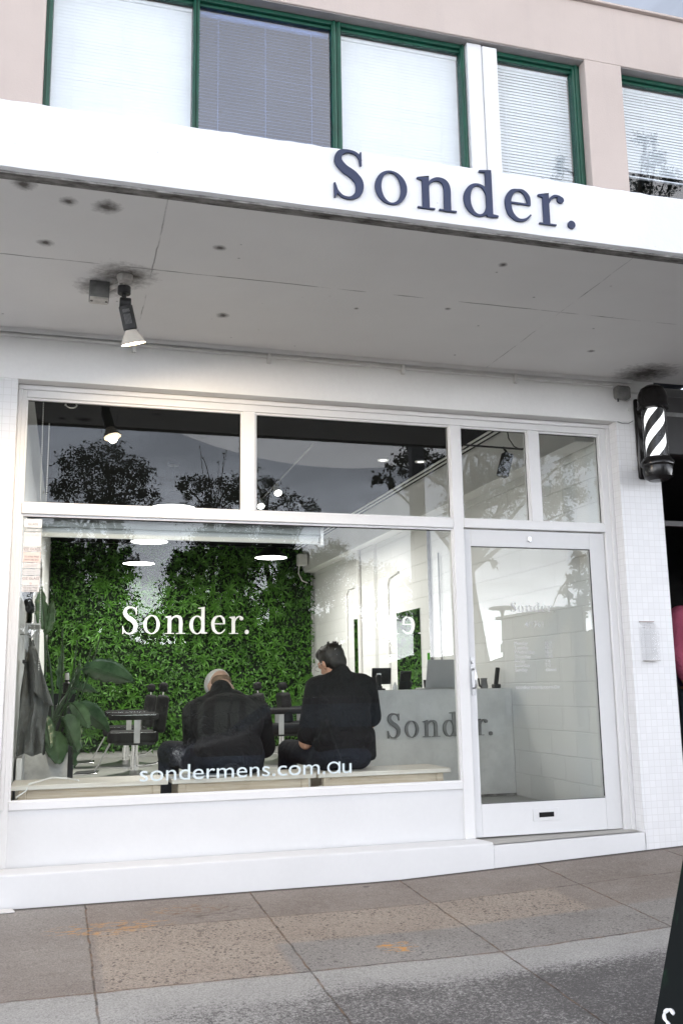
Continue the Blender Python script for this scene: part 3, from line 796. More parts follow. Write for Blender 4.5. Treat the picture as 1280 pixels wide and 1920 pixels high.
# upper storey
UY, GY = -.02, .095
mb = MB()
mb.box(-4.2, 9.0, UY, .22, 5.675, 6.165)                        # lintel band up to the parapet
mb.box(-4.2, .012, UY, .30, 3.3, 5.675)                         # left wall
mb.box(3.870, 4.183, UY, .30, 3.3, 5.675)                       # pier
mb.box(-4.2, 9.0, .0, .30, 3.3, 4.45)                           # wall under the windows (hidden by the awning)
mb.box(5.9, 6.25, UY, .30, 3.3, 5.675)
mb.build('upper_wall', MAT['pink'], B, bevel=.006)
mb = MB(); mb.box(-4.25, 9.05, UY-.03, .30, 6.166, 6.185); mb.build('parapet_capping', MAT['pink'], B, bevel=.004)
mb = MB(); mb.box(-4.2, 9.0, .30, 9.0, 6.0, 6.05); mb.build('roof', MAT['grey_pvc'], B)
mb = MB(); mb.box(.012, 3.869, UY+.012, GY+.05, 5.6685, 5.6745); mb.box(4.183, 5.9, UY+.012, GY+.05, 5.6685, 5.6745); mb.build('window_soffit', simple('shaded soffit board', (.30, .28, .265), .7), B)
GF = MAT['green_frame']
uw = []
def upper_window(x0, x1, fl, fr, zt=5.668, glass='glass_up'):
    mb = MB(); t = .035
    mb.box(x0, x0+fl, GY-.035, GY+.035, 4.45, zt); mb.box(x1-fr, x1, GY-.035, GY+.035, 4.45, zt)
    mb.box(x0+fl, x1-fr, GY-.034, GY+.035, zt-.032, zt); mb.box(x0+fl, x1-fr, GY-.034, GY+.035, 4.45, 4.50)
    mb.box(x0+fl*.35, x0+fl*.7, GY-.044, GY-.0351, 4.45, zt); mb.box(x1-fr*.7, x1-fr*.35, GY-.044, GY-.0351, 4.45, zt)
    mb.box(x0+fl, x1-fr, GY-.010, GY+.02, zt-.055, zt-.033)
    f = mb.build('upper_window', GF, B, bevel=.003)
    MB().box(x0+fl+.001, x1-fr-.001, GY+.0, GY+.006, 4.501, zt-.056).build('pane', MAT[glass], f, smooth=None)
    return f
upper_window(.012, .972, .040, .018); upper_window(.9735, 1.950, .020, .034, glass='glass_sky_tint'); upper_window(1.953, 2.926, .030, .032); upper_window(3.163, 3.868, .012, .060); upper_window(4.185, 5.898, .03, .03)
mb = MB(); mb.box(2.929, 3.043, GY-.075, GY+.03, 4.45, 5.664); mb.box(3.046, 3.161, GY-.085, GY+.03, 4.45, 5.65); mb.build('white_mullion', MAT['panel_paint'], B, bevel=.004)
# rooms behind the upper windows
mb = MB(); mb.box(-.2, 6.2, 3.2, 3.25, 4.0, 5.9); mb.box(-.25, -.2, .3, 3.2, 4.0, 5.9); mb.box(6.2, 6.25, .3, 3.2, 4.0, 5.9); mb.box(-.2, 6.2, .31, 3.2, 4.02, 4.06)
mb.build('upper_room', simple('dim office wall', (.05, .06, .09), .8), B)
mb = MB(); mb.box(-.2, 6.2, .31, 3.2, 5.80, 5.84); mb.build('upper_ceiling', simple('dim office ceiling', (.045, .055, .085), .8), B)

def venetian(x0, x1, z0, z1, angle, label, pitch=.0245, cords=(.15, .5, .85), zopen=None):
    y = GY+.05
    t = thing('venetian_blind', label, 'blind', ((x0+x1)/2, y, z0), 'venetian blinds in the upper windows')
    mb = MB(); n = int((z1-z0-.04)/pitch); wv = .0142
    for i in range(n):
        z = z1-.035-i*pitch; a = angle + R(rnd.uniform(-2.5, 2.5))
        rows = []
        for k in range(4):
            u = -1+2*k/3.; c = .0022*(1-u*u)
            rows.append([(x0, y+u*wv*cos(a)-c*sin(a), z+u*wv*sin(a)+c*cos(a)), (x1, y+u*wv*cos(a)-c*sin(a), z+u*wv*sin(a)+c*cos(a)+rnd.uniform(-.0008, .0008))])
        mb.grid(rows)
    mb.build('slats', MAT['blind'], t, smooth=60)
    mb = MB(); mb.box(x0, x1, y-.016, y+.016, z1-.028, z1); mb.build('head_rail', MAT['blind'], t, bevel=.002)
    mb = MB(); mb.box(x0, x1, y-.012, y+.012, z0-.012, z0); mb.build('bottom_rail', MAT['blind'], t, bevel=.002)
    for c in cords: MB().cyl((x0+(x1-x0)*c, y-.0145, z0), (x0+(x1-x0)*c, y-.0145, z1-.02), .0018, seg=5).build('ladder_cord', MAT['blind'], t)
venetian(.055, .950, 4.47, 5.615, R(84), 'closed white slatted blind in the far left upper window')
venetian(1.004, 1.912, 4.47, 5.612, R(31), 'half open white slatted blind in the second upper window, sky showing between slats', cords=(.14, .5, .86))
venetian(1.993, 2.890, 4.47, 5.615, R(83), 'closed white slatted blind in the wide upper window left of the white mullion')
venetian(3.180, 3.804, 4.47, 5.612, R(70), 'narrow partly tilted white slatted blind beside the pink pier')
venetian(4.22, 5.86, 4.87, 5.612, R(70), 'raised white slatted blind with dark glass under it, right of the pink pier')

# shop sign on the fascia
sg = thing('shop_sign', 'navy raised serif letters reading Sonder on the white awning fascia', 'sign', (1.9, AY, 3.18))
sonder(sg, 1.318, 2.516, 3.182, .158, AY-.012, .0105, MAT['navy'])

# ------------------------------------------------------------------ interior shell
mb = MB(); mb.box(-.02, XW, .046, YB, FZ-.05, FZ); tag(mb.build('shop_floor', MAT['floor']), kind='structure')
mb = MB(); mb.box(-.2, XW+.1, .101, YB+.1, CZ, CZ+.02); mb.build('shop_ceiling', MAT['ceiling_black'], B)
mb = MB(); mb.box(XW, XW+.12, .047, YB+.1, 0, CZ-.001)
mb.box(XW-.04, XW-.0005, 5.02, 5.55, FZ, 2.72)                   # pier on the side wall
mb.build('block_wall', MAT['blocks'], B)
mb = MB(); mb.add([(-.01, .047, 0), (.10, YB, 0), (.10, YB, CZ), (-.01, .047, CZ), (-.13, .047, 0), (-.02, YB, 0), (-.02, YB, CZ), (-.13, .047, CZ)],
                  [(1, 0, 3, 2), (4, 5, 6, 7), (0, 1, 5, 4), (2, 3, 7, 6), (0, 4, 7, 3), (1, 2, 6, 5)])
mb.build('side_wall', MAT['render'], B)
mb = MB(); mb.box(-.15, XW+.12, YB, YB+.1, 0, CZ-.001); mb.build('rear_wall', MAT['render'], B)
mb = MB(); mb.box(3.665, XW-.0006, .10, YB-.001, 2.725, CZ-.002); mb.build('bulkhead', MAT['render'], B, bevel=.004)
mb = MB(); mb.box(-.2, XW, .047, .10, 2.80, CZ+.02); mb.build('inner_lintel', MAT['ceiling_black'], B)
mb = MB(); mb.box(-.02, 2.72, .046, .06, FZ, .44); mb.build('inner_panel', MAT['render'], B)

# =================================================================== NEXT DOOR
N = thing('next_door_shop', 'dark open shop interior next door, right of the white tiled pillar', 'shop', (5.2, 1, .03))
DK = simple('dark shop interior', (.035, .034, .033), .7, amt=.25)
mb = MB(); mb.box(4.18, 8.5, 4.5, 4.6, -.1, 3.1); mb.box(4.1765, 4.26, .11, 4.5, -.1, 3.1); mb.box(8.5, 8.6, -.1, 4.5, -.1, 3.1); mb.build('wall', DK, N)
mb = MB(); mb.box(4.177, 8.5, -.05, 4.5, 3.05, 3.118); mb.build('ceiling', DK, N)
mb = MB(); mb.box(4.1765, 8.5, -.08, .02, 2.62, 3.049); mb.build('roller_shutter_box', simple('black shutter box', (.016, .015, .015), .5, amt=.2), N, bevel=.01)
mb = MB(); mb.box(4.1768, 8.5, -.0815, -.0802, 2.90, 2.93); mb.build('trim', MAT['grey_pvc'], N)
mb = MB(); mb.box(4.2, 8.5, .02, .05, 2.13, 2.165); mb.build('transom_bar', simple('dark bronze trim', (.03, .024, .022), .4), N)
mb = MB(); mb.box(4.177, 8.5, -.10, 4.5, -.12, .045); mb.build('floor', simple('dark shop floor', (.10, .095, .09), .5, amt=.2), N)
mb = MB(); mb.box(4.1775, 4.21, -.02, .03, .045, 2.62); mb.build('jamb', MAT['black'], N)
for k in range(5): MB().cyl((4.5+.35*k, 2.4+.2*(k % 3), 2.95), (4.5+.35*k, 2.4+.2*(k % 3), 3.049), .03, seg=10).build('downlight', MAT['steel'], N)

# =================================================================== FITTINGS ON THE SHOPFRONT
# conduit along the top of the wall
c = thing('wall_conduit', 'thin white conduit with saddle clips running along the wall under the awning', 'conduit', (1.9, WY-.012, 3.07))
mb = MB(); mb.tube([(-1.2, WY-.011, 3.079), (.8, WY-.011, 3.076), (2.0, WY-.011, 3.071), (3.84, WY-.011, 3.066)], .010, 10); mb.build('pipe', MAT['white_pvc'], c)
for x in (.60, 1.42, 2.30, 3.1):
    MB().box(x-.012, x+.012, WY-.024, WY-.0005, 3.030, 3.092).build('clip', MAT['white_pvc'], c, bevel=.003)
c = thing('small_conduit', 'short white cable conduit between the grey junction box and the barber pole', 'conduit', (4.0, WY-.01, 3.0))
MB().tube([(3.95, WY-.010, 3.035), (4.02, WY-.010, 3.03), (4.06, WY-.02, 3.03)], .008, 8).build('pipe', MAT['white_pvc'], c)
# grey junction box
j = thing('wall_junction_box', 'grey weathered junction box on the wall beside the barber pole', 'junction box', (3.90, WY-.03, 3.0))
mb = MB(); out = [(3.845, 2.985), (3.858, 2.972), (3.942, 2.972), (3.955, 2.985), (3.955, 3.05), (3.942, 3.065), (3.858, 3.065), (3.845, 3.05)]
m4 = Matrix(((1, 0, 0, 0), (0, 0, -1, 0), (0, 1, 0, 0), (0, 0, 0, 1)))
mb.prism(out, -WY, -WY+.05, m4); mb.build('box_body', MAT['grey_pvc'], j, bevel=.006)
mb = MB()
for k in range(4): mb.box(3.865, 3.935, WY-.053, WY-.05, 2.992+k*.018, 2.998+k*.018)
mb.build('vent_ridge', MAT['grey_pvc'], j); MB().cyl((3.862, WY-.03, 2.952), (3.862, WY-.03, 2.975), .006).build('cable_gland', MAT['black_plastic'], j)

# barber pole
px, py, KP = 4.045, -.29, 1.24
def zp(z): return 2.705+(z-2.705)*KP
p = thing('barber_pole', 'black and white spiral barber pole lit from inside on the tiled pillar corner', 'barber pole', (px, py, 2.38))
LM = simple('glossy black enamel', (.010, .009, .009), .2, amt=.2, spec=.3)
mb = MB(); mb.box(px-.055, px+.045, WY-.035, WY-.0025, zp(2.47), zp(2.93)); mb.build('back_plate', LM, p, bevel=.014)
for a_, b_ in ((2.86, 2.90), (2.52, 2.56)): MB().box(px-.035, px+.035, py, WY-.036, zp(a_), zp(b_)).build('bracket', LM, p, bevel=.004)
tr = Matrix.Translation((px, py, 0))
def pl_(P): return [(r*KP if r > .001 else r, zp(z)) for r, z in P]
mb = MB(); mb.lathe(pl_([(.066, 2.835), (.080, 2.838), (.086, 2.85), (.082, 2.862), (.082, 2.89), (.077, 2.925), (.062, 2.955), (.035, 2.972), (.0001, 2.977)]), 40, tr); mb.build('top_cap', LM, p)
mb = MB(); mb.lathe(pl_([(.0001, 2.435), (.05, 2.440), (.074, 2.458), (.080, 2.485), (.080, 2.515), (.088, 2.522), (.090, 2.534), (.086, 2.546), (.078, 2.550), (.074, 2.562), (.066, 2.568)]), 40, tr); mb.build('bottom_cap', LM, p)
mb = MB(); mb.lathe(pl_([(.066, 2.560), (.066, 2.842)]), 40, tr, False); mb.build('glass_cylinder', MAT['acrylic'], p)
def polemat():
    m = M('barber spiral', (.8, .8, .8), .4)
    x, y, z = m.xyz(m.pos())
    a = m.ma('ARCTAN2', y, x)
    t = m.ma('FRACT', m.ma('ADD', m.ma('MULTIPLY', z, 6.4), m.ma('ADD', m.ma('MULTIPLY', a, -3/(2*pi)), 10.05)))
    f = m.rng(t, .46, .465)
    m.set('Base Color', m.mix(f, (.85, .85, .85), (.012, .012, .013)))
    m.set('Emission Color', m.mix(f, (1, 1, 1), (.0, .0, .0))); m.set('Emission Strength', .9); return m.m
mb = MB(); mb.lathe(pl_([(.054, 2.560), (.054, 2.842)]), 40, tr, False); mb.build('spiral_drum', polemat(), p)
for zz in (2.87, 2.53):
    MB().box(px-.095, px-.055, WY-.012, WY-.0025, zp(zz)-.012, zp(zz)+.012).build('mounting_lug', MAT['white_pvc'], p, bevel=.003)
c = thing('pole_cable', 'thin dark cable sagging from the reveal corner to the barber pole', 'cable', (3.92, WY-.01, 2.82))
MB().tube([(3.86, WY-.006, 2.815), (3.90, WY-.008, 2.806), (3.945, WY-.008, 2.808), (3.985, WY-.008, 2.83)], .0025, 6).build('cable', MAT['grey_pvc'], c)

# clear brochure holder on the pillar
b = thing('brochure_holder', 'empty clear acrylic brochure holder on the tiled pillar', 'brochure holder', (3.98, WY-.03, 1.19))
mb = MB(); mb.box(3.922, 4.035, WY-.008, WY-.0045, 1.19, 1.435); mb.box(3.922, 4.035, WY-.05, WY-.0468, 1.19, 1.385); mb.box(3.922, 3.9252, WY-.0466, WY-.0082, 1.19, 1.385); mb.box(4.0318, 4.035, WY-.0466, WY-.0082, 1.19, 1.385)
mb.build('box_body', MAT['acrylic'], b, smooth=None)
mb = MB(); mb.box(3.922, 4.035, WY-.0466, WY-.0082, 1.186, 1.1895); mb.build('base', simple('smoky acrylic edge', (.42, .39, .36), .3), b)
mb = MB(); mb.add([(3.918, WY-.005, 1.440), (4.030, WY-.005, 1.440), (4.045, WY-.055, 1.388), (3.93, WY-.055, 1.388)], [(0, 1, 2, 3)]); mb.add([(3.918, WY-.005, 1.443), (4.030, WY-.005, 1.443), (4.045, WY-.056, 1.391), (3.93, WY-.056, 1.391)], [(0, 1, 2, 3)])
mb.build('lid', MAT['acrylic'], b, smooth=None)
mb = MB(); mb.box(3.918, 4.03, WY-.012, WY-.0047, 1.4435, 1.449); mb.build('hinge', simple('brown tape', (.36, .29, .25), .5), b)
for x in (3.955, 4.0): MB().cyl((x, WY-.0085, 1.41), (x, WY-.012, 1.41), .005, seg=10).build('screw', MAT['steel'], b)

# flood lamp under the awning with its boxes
SZ = 3.1213
f = thing('awning_spotlight', 'black adjustable spotlight lit warm, hanging under the awning', 'spotlight', (.485, -1.02, SZ))
q = Vector((.485, -1.02, SZ))
mb = MB(); mb.lathe([(.040, 0), (.040, -.014), (.034, -.032), (.0001, -.034)], 24, Matrix.Translation(q)); mb.build('ceiling_rose', MAT['old_white'], f)
q1 = Vector((.485, -.985, SZ))
mb = MB(); mb.cyl(q1+Vector((0, 0, -.001)), q1+Vector((0, 0, -.05)), .016); mb.sphere(q1+Vector((.0, -.01, -.05)), .018); mb.build('stem', MAT['old_white'], f)
mb = MB(); mb.cyl(q1+Vector((0, 0, -.045)), q1+Vector((0, 0, -.085)), .033, .033, 20); mb.cyl(q1+Vector((0, 0, -.085)), q1+Vector((0, 0, -.115)), .012); mb.build('canopy', MAT['black_plastic'], f, bevel=.003)
k0 = q1+Vector((.005, 0, -.135))
mb = MB(); mb.cyl(k0+Vector((-.026, 0, 0)), k0+Vector((.03, 0, 0)), .030, seg=22); mb.build('swivel_knuckle', MAT['black_plastic'], f, bevel=.004)
ax = Vector((.25, .21, -.95)).normalized()
qq = ax.to_track_quat('Z', 'Y').to_matrix().to_4x4()
mb = MB(); hb = k0+ax*.012; h1 = k0+ax*.135
mq = qq.copy(); mq.translation = hb
mb.lathe([(.033, 0), (.035, .005), (.035, .118), (.031, .124)], 28, mq); mb.build('lamp_holder', MAT['black_plastic'], f)
mb = MB()
for i in range(6):
    a = R(205+i*10); e = qq @ Vector((cos(a)*.0355, sin(a)*.0355, 0)); mb.tube([hb+e+ax*.02, hb+e+ax*.035], .0018, 5); mb.tube([hb+e+ax*.045, hb+e+ax*.095], .0012, 5)
mb.build('cooling_slot', MAT['grey_pvc'], f)
mq = qq.copy(); mq.translation = h1
mb = MB(); mb.lathe([(.026, 0), (.034, .012), (.050, .04), (.062, .066), (.064, .072), (.060, .072)], 36, mq, False); mb.build('reflector_bulb', simple('pearl lamp glass', (.62, .57, .50), .3, amt=.1), f)
mb = MB(); mb.lathe([(.0001, .069), (.061, .0705)], 36, mq, False); mb.build('lamp_face', emit('warm lamp face', (1, .80, .55), 22), f)
ld = bpy.data.lights.new('spot_bulb', 'SPOT'); ld.energy = 55; ld.color = (1, .80, .56); ld.spot_size = R(176); ld.spot_blend = .5; ld.shadow_soft_size = .03
lo = bpy.data.objects.new('spot_bulb', ld); COL.objects.link(lo); lo.parent = f; lo.location = h1+ax*.085-origin_of(f); lo.rotation_mode = 'QUATERNION'; lo.rotation_quaternion = (-ax).to_track_quat('Z', 'Y')
g = thing('awning_junction_box', 'square rusty junction box under the awning beside the spotlight', 'junction box', (.365, -.86, SZ))
mb = MB(); mb.box(.315, .415, -.93, -.83, SZ-.085, SZ-.0005); mb.build('box_body', MAT['grey_pvc'], g, bevel=.004)
mb = MB(); mb.box(.319, .411, -.926, -.834, SZ-.092, SZ-.0855); mb.build('cover', MAT['old_white'], g, bevel=.004)
for x in (.328, .402): MB().cyl((x, -.88, SZ-.095), (x, -.88, SZ-.0915), .007, seg=10).build('screw', MAT['drip'], g)
c = thing('lamp_cable', 'short stained cable conduit between the rusty junction box and spotlight', 'cable', (.45, -.95, SZ))
MB().tube([(.412, -.90, SZ-.03), (.44, -.95, SZ-.03), (.47, -.99, SZ-.03)], .012, 8).build('cable', MAT['old_white'], c)

# sandwich board at the kerb side
sbq = Vector((2.65, -2.5, ground_z(2.6, -2.5)))
ab = thing('sandwich_board', 'black leaning sandwich board printed with green leaves and white script letters', 'sandwich board', sbq)
def boardmat():
    m = M('leaf printed board', (.004, .005, .004), .5, spec=.05)
    v = m.n('ShaderNodeMapping'); v.inputs['Scale'].default_value = (3., 3., 1.1); v.inputs['Rotation'].default_value = (.4, .5, .2); m.lk(m.gpos(), v.inputs[0])
    a = m.noise(5, 5, .6, v=v.outputs[0], dist=1.5)
    k = m.ma('MULTIPLY', m.rng(a, .52, .68), m.rng(m.noise(3, 2), .45, .62))
    m.set('Base Color', m.mix(k, (.008, .010, .010), (.02, .085, .035))); return m.m
nrm = Vector((-.975, -.22, 0)).normalized(); side = Vector((.22, -.975, 0)).normalized()
lean = R(21)
upv = Vector((-nrm.x*sin(lean), -nrm.y*sin(lean), cos(lean)))
def panel(o, s0, s1, h, th, upv, nr):
    P = []
    for u in (0, th):
        for a, b in ((s0, 0), (s1, 0), (s1, h), (s0, h)): P.append(o+side*a+upv*b-nr*u)
    return P
pn = upv.cross(side).normalized()
if pn.dot(nrm) < 0: pn = -pn
base = at(1216, 1968, 2, ground_z(2.3, -2.3)+.01)+side*.28
FQ = [(0, 1, 2, 3), (7, 6, 5, 4), (0, 4, 5, 1), (1, 5, 6, 2), (2, 6, 7, 3), (3, 7, 4, 0)]
mb = MB(); mb.add(panel(base, -.28, .32, .98, .018, upv, pn), FQ); fp = mb.build('front_panel', boardmat(), ab, bevel=.003)
up2 = Vector((nrm.x*sin(lean), nrm.y*sin(lean), cos(lean))); b2 = base+Vector((-nrm.x, -nrm.y, 0))*(2*.98*sin(lean)+.03)
pn2 = up2.cross(side).normalized()
if pn2.dot(nrm) < 0: pn2 = -pn2
mb = MB(); mb.add(panel(b2, -.28, .32, .98, .018, up2, pn2), FQ); mb.build('rear_panel', MAT['black'], ab, bevel=.003)
for s_ in (-.25, .29):
    mb = MB(); mb.tube([base+side*s_+upv*.4-pn*.02, b2+side*s_+up2*.4+pn2*.004], .005, 6); mb.build('stay', MAT['steel'], ab)
rib = MB()
def script(pts, off, sc):
    P = cspline(pts, 8)
    L = [base+side*(off[0]+x*sc)+upv*(off[1]+y*sc)+pn*.0015 for x, y in P]
    rib.tube(L, [.0045+.003*abs(sin(i*.35)) for i in range(len(L))], 6)
script([(.7, 1.0), (.45, 1.12), (.2, .95), (.25, .7), (.55, .5), (.6, .2), (.3, .0), (.05, .15), (.1, .3)], (-.255, .055), .075)
for k in range(4): script([(.0, .5), (.15, .6), (.2, .1), (.35, .1), (.45, .55), (.5, .1), (.65, .2)], (-.18+k*.06, .05), .07)
rib.build('script_lettering', MAT['white_vinyl'], fp)

# small card at the foot of the wall
o = MB().add([(-.10, -.16, ground_z(0, -.16)+.004), (.045, -.155, ground_z(0, -.155)+.004), (.062, -.215, ground_z(0, -.21)+.004), (-.09, -.225, ground_z(0, -.22)+.004), (-.10, -.16, ground_z(0, -.16)+.010), (.045, -.155, ground_z(0, -.155)+.010), (.062, -.215, ground_z(0, -.21)+.010), (-.09, -.225, ground_z(0, -.22)+.010)],
             [(7, 6, 5, 4), (0, 1, 2, 3), (0, 4, 5, 1), (1, 5, 6, 2), (2, 6, 7, 3), (3, 7, 4, 0)]).build('paper_card', simple('white card', (.78, .76, .74), .6), None)
tag(o, 'white card lying on the footpath at the foot of the skirting', 'card')

# =================================================================== INTERIOR THINGS
# living wall
LW = thing('plant_wall', 'dense green artificial plant wall covering the back of the shop', 'plant wall', (1.9, YB-.05, .28))
MB().box(.11, 3.79, YB-.03, YB-.001, .25, 3.09).build('backing', simple('dark mat', (.006, .016, .005), .9), LW)
nr = np.random.default_rng(3)
def leaf_mesh(name, mat, parent, C, L, Wd, Dr, Nr, bend=.15):
    """many pointed leaves: base points C, lengths L, widths Wd, directions Dr, normals Nr (arrays)"""
    n = len(C); S_ = np.cross(Dr, Nr); S_ /= np.linalg.norm(S_, axis=1)[:, None]+1e-9
    a = C; b = C+Dr*(L*.45)[:, None]+S_*(Wd*.5)[:, None]+Nr*(L*bend*.4)[:, None]; d = C+Dr*(L*.45)[:, None]-S_*(Wd*.5)[:, None]+Nr*(L*bend*.4)[:, None]; e = C+Dr*L[:, None]-Nr*(L*bend)[:, None]
    V = np.stack([a, b, e, d], 1).reshape(-1, 3)
    o0 = origin_of(parent) if parent else Vector((0, 0, 0)); V = V-np.array(o0)
    me = bpy.data.meshes.new(name); me.vertices.add(4*n); me.vertices.foreach_set('co', V.astype(np.float32).ravel())
    me.loops.add(6*n); idx = np.arange(n)[:, None]*4+np.array([0, 1, 2, 0, 2, 3])[None]; me.loops.foreach_set('vertex_index', idx.astype(np.int32).ravel())
    me.polygons.add(2*n); me.polygons.foreach_set('loop_start', (np.arange(2*n)*3).astype(np.int32)); me.update(calc_edges=True); me.validate()
    me.materials.append(mat); o = bpy.data.objects.new(name, me); COL.objects.link(o)
    if parent: o.parent = parent
    ORI[o.name] = o0; return o
def unit(v): return v/(np.linalg.norm(v, axis=-1, keepdims=True)+1e-9)
n = 15000
Cc = np.stack([nr.uniform(.10, 3.80, n), YB-.03-nr.uniform(.0, .10, n), nr.uniform(.26, 3.08, n)], 1)
bum = .05*np.sin(Cc[:, 0]*5.1+np.sin(Cc[:, 2]*3)*2)*np.sin(Cc[:, 2]*4.3+Cc[:, 0]); Cc[:, 1] -= np.clip(bum, 0, 1)
Dr = unit(nr.normal(size=(n, 3))*[1, .45, 1]+[0, -.55, -.25]); Nr = unit(nr.normal(size=(n, 3))*.6+[0, -1, .5])
lf = leaf_mesh('small_leaves', MAT['leaf_wall'], LW, Cc, nr.uniform(.022, .085, n), nr.uniform(.012, .036, n), Dr, Nr); lf['kind'] = 'stuff'
k = 430
cx = nr.uniform(.18, 3.72, k); cz = nr.uniform(.4, 3.0, k)
A_, B_, L_, W_, N_ = [], [], [], [], []
for i in range(k):
    m_ = nr.integers(7, 12); s_ = nr.uniform(.4, 1.2)
    for t in range(m_):
        a = 2*pi*t/m_+nr.uniform(-.3, .3)
        A_.append((cx[i], YB-.10, cz[i])); B_.append((cos(a), -.55-nr.uniform(0, .4), sin(a)+.1)); L_.append(nr.uniform(.08, .15)*s_); W_.append(.022*s_); N_.append((cos(a)*-.4, -1, sin(a)*-.4+.3))
lf = leaf_mesh('fern_sprays', MAT['leaf_fern'], LW, np.array(A_), np.array(L_), np.array(W_), unit(np.array(B_)), unit(np.array(N_)), .25); lf['kind'] = 'stuff'
ws = thing('wall_lettering', 'white raised serif letters reading Sonder on the green plant wall', 'sign', (1.94, YB-.17, 1.82))
sonder(ws, 1.075, 2.832, 1.826, .250, YB-.20, .035, MAT['white_vinyl'])

# pendants
pm = simple('matt black shade', (.02, .02, .021), .45, amt=.2); pw = emit('pendant diffuser', (1, .97, .93), 9.0)
pen = thing('pendant_lamp', 'x', 'lamp', (0, 0, 0), 'round pendant lamps over the barber chairs', local=True)
mb = MB(); mb.lathe([(.205, 0), (.205, .012), (.19, .03), (.14, .075), (.085, .115), (.06, .135), (.03, .145), (.0001, .147)], 40, None, False); mb.build('lamp_shade', pm, pen)
mb = MB(); mb.lathe([(.0001, .006), (.200, .004)], 40, None, False); mb.build('diffuser', pw, pen)
mb = MB(); mb.cyl((0, 0, .14), (0, 0, CZ-2.672), .006, seg=6); mb.build('cord', MAT['black_plastic'], pen)
mb = MB(); mb.lathe([(.05, CZ-2.674), (.05, CZ-2.70), (.0001, CZ-2.70)][::-1], 16); mb.build('ceiling_cup', MAT['black_plastic'], pen)
ad = bpy.data.lights.new('pendant_bulb', 'AREA'); ad.shape = 'DISK'; ad.size = .38; ad.energy = 25; ad.color = (1, .96, .91)
ao = bpy.data.objects.new('pendant_bulb', ad); COL.objects.link(ao); ao.parent = pen; ao.location = (0, 0, -.004)
pspots = [((1.19, 2.93), 'round white lit pendant lamp nearest the window on the plant side'), ((1.17, 4.98), 'middle round lit pendant lamp above the sofa side chairs'), ((1.21, 6.88), 'lit round pendant lamp closest to the plant wall, left row'),
          ((2.774, 6.04), 'black shaded lit pendant lamp in front of the plant wall near the corner'), ((2.78, 4.56), 'lit pendant lamp half hidden behind the white blind box')]
pspots[1] = (pspots[1][0], 'middle round lit pendant lamp in the left row')
for i, ((x, y), lb) in enumerate(pspots):
    o = pen if i == 0 else copy_tree(pen)
    o.location = (x, y, 2.672); o['label'] = lb

# ceiling downlights, track and track lights
dn = thing('downlight', 'x', 'downlight', (0, 0, 0), 'small round ceiling downlights', local=True)
MB().lathe([(.03, -.006), (.05, -.008), (.055, 0)], 20, None, False).build('trim_ring', MAT['steel'], dn); MB().lathe([(.0001, -.004), (.032, -.003)], 20, None, False).build('lamp_face', emit('downlight face', (1, .98, .95), 4), dn)
for i, (a, lb) in enumerate(((at(718, 862, 2, CZ), 'small lit ceiling downlight seen in the second top window, left one'), (at(788, 865, 2, CZ), 'small lit ceiling downlight beside the dark reflected post'))):
    o = dn if i == 0 else copy_tree(dn)
    o.location = (a.x, a.y, CZ-.001); o['label'] = lb
tk = thing('light_track', 'slim white lighting track running along the black ceiling', 'light track', (2.2, 3.4, CZ))
t0 = at(588, 832, 2, CZ-.02); t1 = at(470, 958, 2, CZ-.02)
MB().tube([t0, t1], .006, 8).build('rail', MAT['grey_pvc'], tk)
ts = thing('track_spot', 'x', 'spotlight', (0, 0, 0), 'small lit spotlights on the ceiling track', local=True)
MB().cyl((0, 0, .08), (0, 0, .03), .008).build('stem', MAT['white_pvc'], ts); MB().cyl((0, .02, .04), (0, -.035, -.02), .036, .04, 18).build('lamp_body', MAT['white_pvc'], ts)
d0 = (Vector((0, -.035, -.02))-Vector((0, .02, .04))).normalized(); m_ = d0.to_track_quat('Z', 'Y').to_matrix().to_4x4(); m_.translation = Vector((0, -.035, -.02))+d0*.002
MB().lathe([(.0001, 0), (.038, 0)], 20, m_, False).build('lamp_face', emit('track lamp face', (1, .98, .95), 4), ts)
for i, (a, lb) in enumerate(((at(520, 922, 2, CZ-.1), 'lit track spotlight, upper of the pair behind the second top window'), (at(488, 947, 2, CZ-.1), 'lit track spotlight, lower of the pair beside the timber mullion'))):
    o = ts if i == 0 else copy_tree(ts)
    o.location = a; o['label'] = lb
# twin conduits along the bulkhead
cp = thing('ceiling_conduit', 'pair of thin white pipes running along the bulkhead at the ceiling', 'pipe', (3.5, 3, CZ))
MB().tube([(3.58, .12, CZ-.03), (3.58, 7.9, CZ-.03)], .010, 8).build('pipe', MAT['white_pvc'], cp); MB().tube([(3.52, .12, CZ-.03), (3.52, 7.9, CZ-.03)], .010, 8).build('pipe', MAT['white_pvc'], cp)
# black rail with a hanging track speaker over the door
yq = .55
ra = at(866, 834, 1, yq); rb = at(987, 843, 1, yq)
rl = thing('door_rail', 'black horizontal rail with looping cable inside the top window over the door', 'rail', (ra+rb)/2)
MB().tube([ra, rb], .0075, 8).build('rail', MAT['black'], rl)
MB().tube([at(950, 806, 1, yq), at(953, 822, 1, yq), at(963, 837, 1, yq), at(975, 843, 1, yq), at(988, 836, 1, yq)], .0045, 6).build('cable', MAT['black'], rl)
sp = thing('track_speaker', 'black perforated lamp box hanging tilted from the rail over the door', 'track lamp', at(948, 850, 1, yq))
c0 = at(951, 851, 1, yq); c1 = at(941, 893, 1, yq)
q = (c1-c0).to_track_quat('Z', 'Y').to_matrix().to_4x4(); q.translation = c0
L_ = (c1-c0).length
mb = MB(); mb.box(-.036, .036, -.036, .036, 0, L_, q); mb.build('housing', MAT['black'], sp, bevel=.006)
mb = MB()
